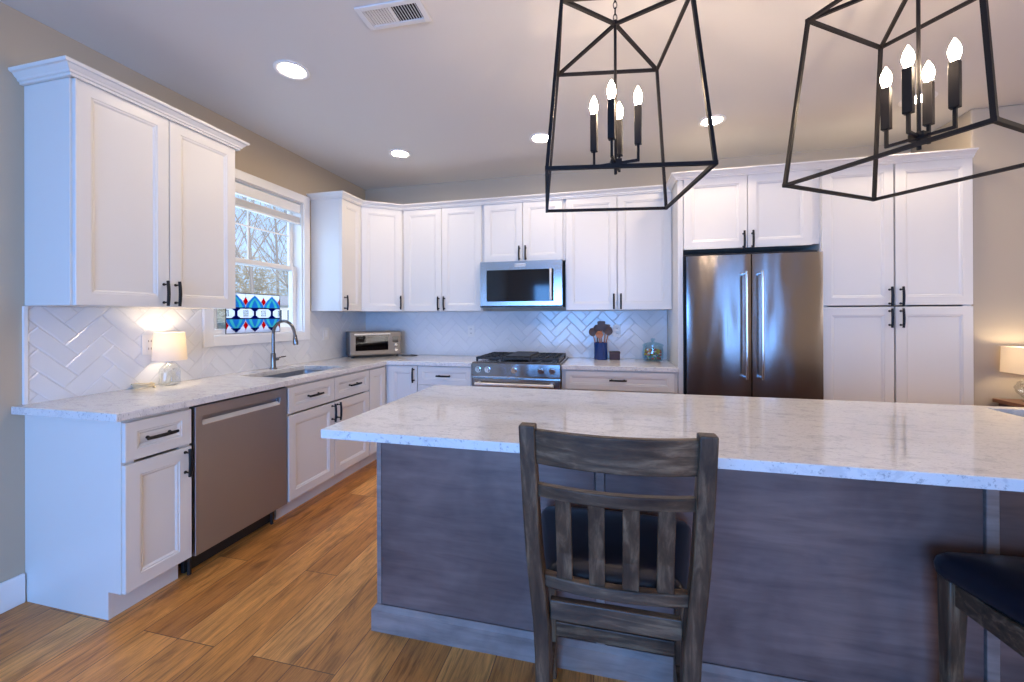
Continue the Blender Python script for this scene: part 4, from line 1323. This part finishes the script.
utensil('wooden_spatula', 'dark spatula leaning far right and back in the blue crock', 0.018, 0.012, 0.050, 0.045, 0.315, 'spatula', M['utwarm'], M['utdark'])
utensil('wooden_spoon', 'reddish wooden spoon at the front of the blue crock', 0.0, -0.020, -0.012, -0.048, 0.255, 'spoon', M['utwarm'], M['utwarm'])
utensil('wooden_spoon', 'dark ladle-like spoon behind the others in the blue crock', -0.018, 0.020, -0.040, 0.048, 0.310, 'spoon', M['utdark'], M['utdark'])

t = thing('wooden_box', 'small dark square lidded box beside the blue utensil crock', 'box', (2.688, -0.105, CT), 0.05)
MB().box(-0.046, 0.046, -0.046, 0.046, 0, 0.058).build('body', M['darkbox'], t, bevel=0.003)
MB().box(-0.048, 0.048, -0.048, 0.048, 0.0585, 0.074).build('lid', M['darkbox'], t, bevel=0.003)

t = thing('candy_jar', 'round lidded glass jar of colorful candy near the refrigerator', 'jar', (3.022, -0.155, CT))
m = MB(); m.lathe([(0.060, 0.0), (0.078, 0.004), (0.088, 0.03), (0.090, 0.065), (0.087, 0.105), (0.082, 0.128), (0.084, 0.134)], n=28, cap=False)
n = 28; m.add([(0.060*cos(2*pi*j/n), 0.060*sin(2*pi*j/n), 0.0) for j in range(n)], [tuple(range(n))])
m.build('body', M['jarglass'], t, smooth=50)
m = MB(); m.lathe([(0.092, 0.1345), (0.092, 0.142), (0.070, 0.156), (0.03, 0.166), (0.012, 0.170), (0.012, 0.178), (0.020, 0.188), (0.017, 0.200), (0.0005, 0.204)], n=28, cap=False)
m.build('lid', M['jarglass'], t, smooth=50)
CM = [mat('candy_' + n_, c, 0.3) for n_, c in (('red', (0.55, 0.02, 0.03)), ('yellow', (0.75, 0.50, 0.04)), ('green', (0.06, 0.35, 0.10)), ('blue', (0.03, 0.22, 0.45)), ('white', (0.75, 0.75, 0.75)), ('orange', (0.75, 0.20, 0.03)))]
m = MB(); rnd = random.Random(5)
for k in range(150):
    z = 0.016 + 0.085*rnd.random(); rr = 0.064*math.sqrt(rnd.random())
    a = rnd.random()*2*pi
    m.cur = rnd.choice([3, 3, 2, 0, 4] if z < 0.05 else [0, 0, 1, 1, 5, 4, 2])
    m.sphere((rr*cos(a), rr*sin(a), z), 0.0125, 8, 6, 0.8)
o = m.build('wrapped_candies', CM, smooth=60)
o['kind'] = 'stuff'; o.location = (3.022, -0.155, CT)
tag(o, 'mixed colorful candies filling the glass jar', 'candy')

# ------------------------------------------------------------------ outside the kitchen window
M['ground'] = mat('winter_lawn', (0.30, 0.26, 0.16), 0.95)
T, N, L, b = nodes(M['ground'])
L.new(cramp(N, L, noise(N, L, coords(N, L), 1.5, 6, 0.7), [(0.3, (0.22, 0.20, 0.12)), (0.6, (0.40, 0.36, 0.24)), (0.8, (0.52, 0.48, 0.36))]), b.inputs['Base Color'])
M['bark'] = mat('grey_bark', (0.36, 0.31, 0.28), 0.9)
M['brush'] = mat('dry_brush', (0.62, 0.52, 0.36), 0.95)
M['brush2'] = mat('pale_brush', (0.74, 0.69, 0.58), 0.95)
M['siding'] = mat('pale_siding', (0.70, 0.69, 0.67), 0.8)
M['roof'] = mat('grey_shingles', (0.34, 0.33, 0.34), 0.9)
M['homeglass'] = mat('house_glass', (0.05, 0.07, 0.10), 0.08)
M['deck'] = mat('blue_grey_deck', (0.30, 0.45, 0.62), 0.6)
g = MB()
g.add([(-0.6, -30, -1.2), (-0.6, 60, -1.2), (-12, 60, -0.9), (-12, -30, -0.9), (-22, 60, 0.4), (-22, -30, 0.4), (-60, 60, 3.0), (-60, -30, 3.0),
       (-0.6, -30, -1.6), (-0.6, 60, -1.6), (-60, 60, -1.6), (-60, -30, -1.6)],
      [(0, 3, 2, 1), (3, 5, 4, 2), (5, 7, 6, 4), (8, 9, 10, 11), (0, 1, 9, 8), (1, 2, 4, 6, 10, 9), (7, 11, 10, 6), (0, 8, 11, 7, 5, 3)])
struct(g.build('ground', M['ground']))
def ground_z(x):
    return -1.2 + 0.3*(-0.6-x)/11.4 if x > -12 else (-0.9 + 1.3*(-12-x)/10 if x > -22 else 0.4 + 2.6*(-22-x)/38)
def tree(label, x, y, h, seed, r0=0.012):
    rnd = random.Random(seed)
    t = thing('bare_tree', label, 'tree', (x, y, ground_z(x)), 0, 'bare trees outside the window')
    tr, br = MB(), MB()
    def grow(p, d, ln, r, lev):
        pts, rr = [p.copy()], [r]
        n = 5
        for k in range(n):
            d = (d + Vector((rnd.uniform(-1, 1), rnd.uniform(-1, 1), rnd.uniform(-0.2, 0.6)))*(0.05 if lev == 0 else 0.14)).normalized()
            p = p + d*ln/n
            pts.append(p.copy()); rr.append(r*(1-0.6*(k+1)/n))
        (tr if lev == 0 else br).tube(pts, rr, 7 if lev == 0 else 4)
        if lev >= 3: return
        nb = (16, 7, 5)[lev]
        for k in range(nb):
            s = 0.22 + 0.76*(k+rnd.random())/nb if lev == 0 else 0.2 + 0.8*rnd.random()
            i = min(int(s*n), n-1); f = s*n - i
            q = pts[i].lerp(pts[i+1], f)
            ax = Vector((rnd.uniform(-1, 1), rnd.uniform(-1, 1), rnd.uniform(0.1, 0.9))).normalized()
            grow(q, (d*0.55 + ax*0.85).normalized(), ln*rnd.uniform(0.26, 0.40) if lev == 0 else ln*rnd.uniform(0.4, 0.6), rr[i]*0.42, lev+1)
    grow(Vector((0, 0, -0.05)), Vector((0, 0, 1)), h, h*r0, 0)
    tr.build('trunk', M['bark'], t, smooth=60)
    br.build('branches', M['bark'], t)
for i, (x, y, h, lab) in enumerate([(-18.2, 13.5, 13.0, 'bare tree outside, leftmost trunk visible in the lower window pane'), (-19.0, 16.6, 14.0, 'bare tree outside, second trunk from the left in the window'),
                                    (-19.6, 20.3, 13.5, 'bare tree outside with trunk near the middle of the window'), (-17.0, 19.8, 12.0, 'bare tree outside just left of the pale house'),
                                    (-11.6, 11.6, 8.5, 'slim bare tree nearest the window, branches crossing the upper panes'), (-27.0, 27.0, 15.0, 'bare tree farthest back on the rising ground')]):
    tree(lab, x, y, h, 11+i, 0.009 if i != 4 else 0.0055)
def shrub(label, x, y, r, h, seed, m_):
    rnd = random.Random(seed)
    m = MB()
    for k in range(10):
        a = rnd.random()*2*pi
        m.tube([(0, 0, -0.1), (r*0.3*cos(a), r*0.3*sin(a), h*0.45), (r*0.6*cos(a), r*0.6*sin(a), h*0.9)], [0.06, 0.045, 0.02], 5)
    for k in range(1500):
        while True:
            u = Vector((rnd.uniform(-1, 1), rnd.uniform(-1, 1), rnd.uniform(-1, 1)))
            if u.length < 1: break
        p = Vector((u.x*r, u.y*r, h*0.72*(1+u.z)))
        d = Vector((u.x*0.5 + rnd.uniform(-1, 1), u.y*0.5 + rnd.uniform(-1, 1), rnd.uniform(-0.3, 1.0))).normalized()*rnd.uniform(0.35, 0.9)
        m.tube([p, p + d*0.5 + Vector((rnd.uniform(-.1, .1), rnd.uniform(-.1, .1), 0)), p + d], [0.024, 0.018, 0.008], 4)
    o = m.build('dry_shrub', m_)
    o.location = (x, y, ground_z(x))
    tag(o, label, 'shrub', 'dry shrubs outside the window')
for i, (x, y, r, h, m_) in enumerate([(-23.5, 16.5, 1.9, 3.6, 'brush2'), (-24.0, 20.8, 2.0, 4.0, 'brush'), (-22.5, 24.6, 1.8, 4.6, 'brush2'), (-20.5, 27.6, 1.6, 4.6, 'brush'), (-28.5, 20.5, 2.2, 4.6, 'brush2')]):
    shrub(['pale tangled shrub behind the left tree trunks', 'tan shrub filling the middle of the lower pane', 'pale shrub behind the house in the window', 'tan shrub at the far right of the window', 'tall pale shrub farthest back in the window'][i], x, y, r, h, 40+i, M[m_])
# neighbouring house
t = thing('neighbor_house', 'small pale house with dark windows seen low through the kitchen window', 'house', (-16.0, 16.5, ground_z(-16.0)+0.55), radians(45))
t.scale = (0.7, 0.7, 0.7)
MB().box(-1.6, 1.6, -1.3, 1.3, -1.3, 2.7).build('walls', M['siding'], t)
MB().rings([[(-1.8, -1.5, 2.65), (-1.8, 0, 3.5), (-1.8, 1.5, 2.65)], [(1.8, -1.5, 2.65), (1.8, 0, 3.5), (1.8, 1.5, 2.65)]]).build('roof', M['roof'], t)
for x in (-1.05, -0.1, 0.85):
    f = MB().box(x-0.33, x+0.33, -1.35, -1.3, 1.35, 2.35).build('window', M['trimwhite'], t)
    MB().box(x-0.27, x-0.03, -1.365, -1.351, 1.42, 2.28).build('pane', M['homeglass'], f)
    MB().box(x+0.03, x+0.27, -1.365, -1.351, 1.42, 2.28).build('pane', M['homeglass'], f)
# low shed
t = thing('garden_shed', 'low shed with pale blue roof at the bottom left of the window view', 'shed', (-8.6, 5.0, ground_z(-8.6)-0.05), radians(40))
MB().box(-0.9, 0.9, -0.6, 0.6, 0, 1.35).build('walls', M['siding'], t)
MB().rings([[(-1.05, -0.75, 1.32), (-1.05, 0, 1.78), (-1.05, 0.75, 1.32)], [(1.05, -0.75, 1.32), (1.05, 0, 1.78), (1.05, 0.75, 1.32)]]).build('roof', M['deck'], t)
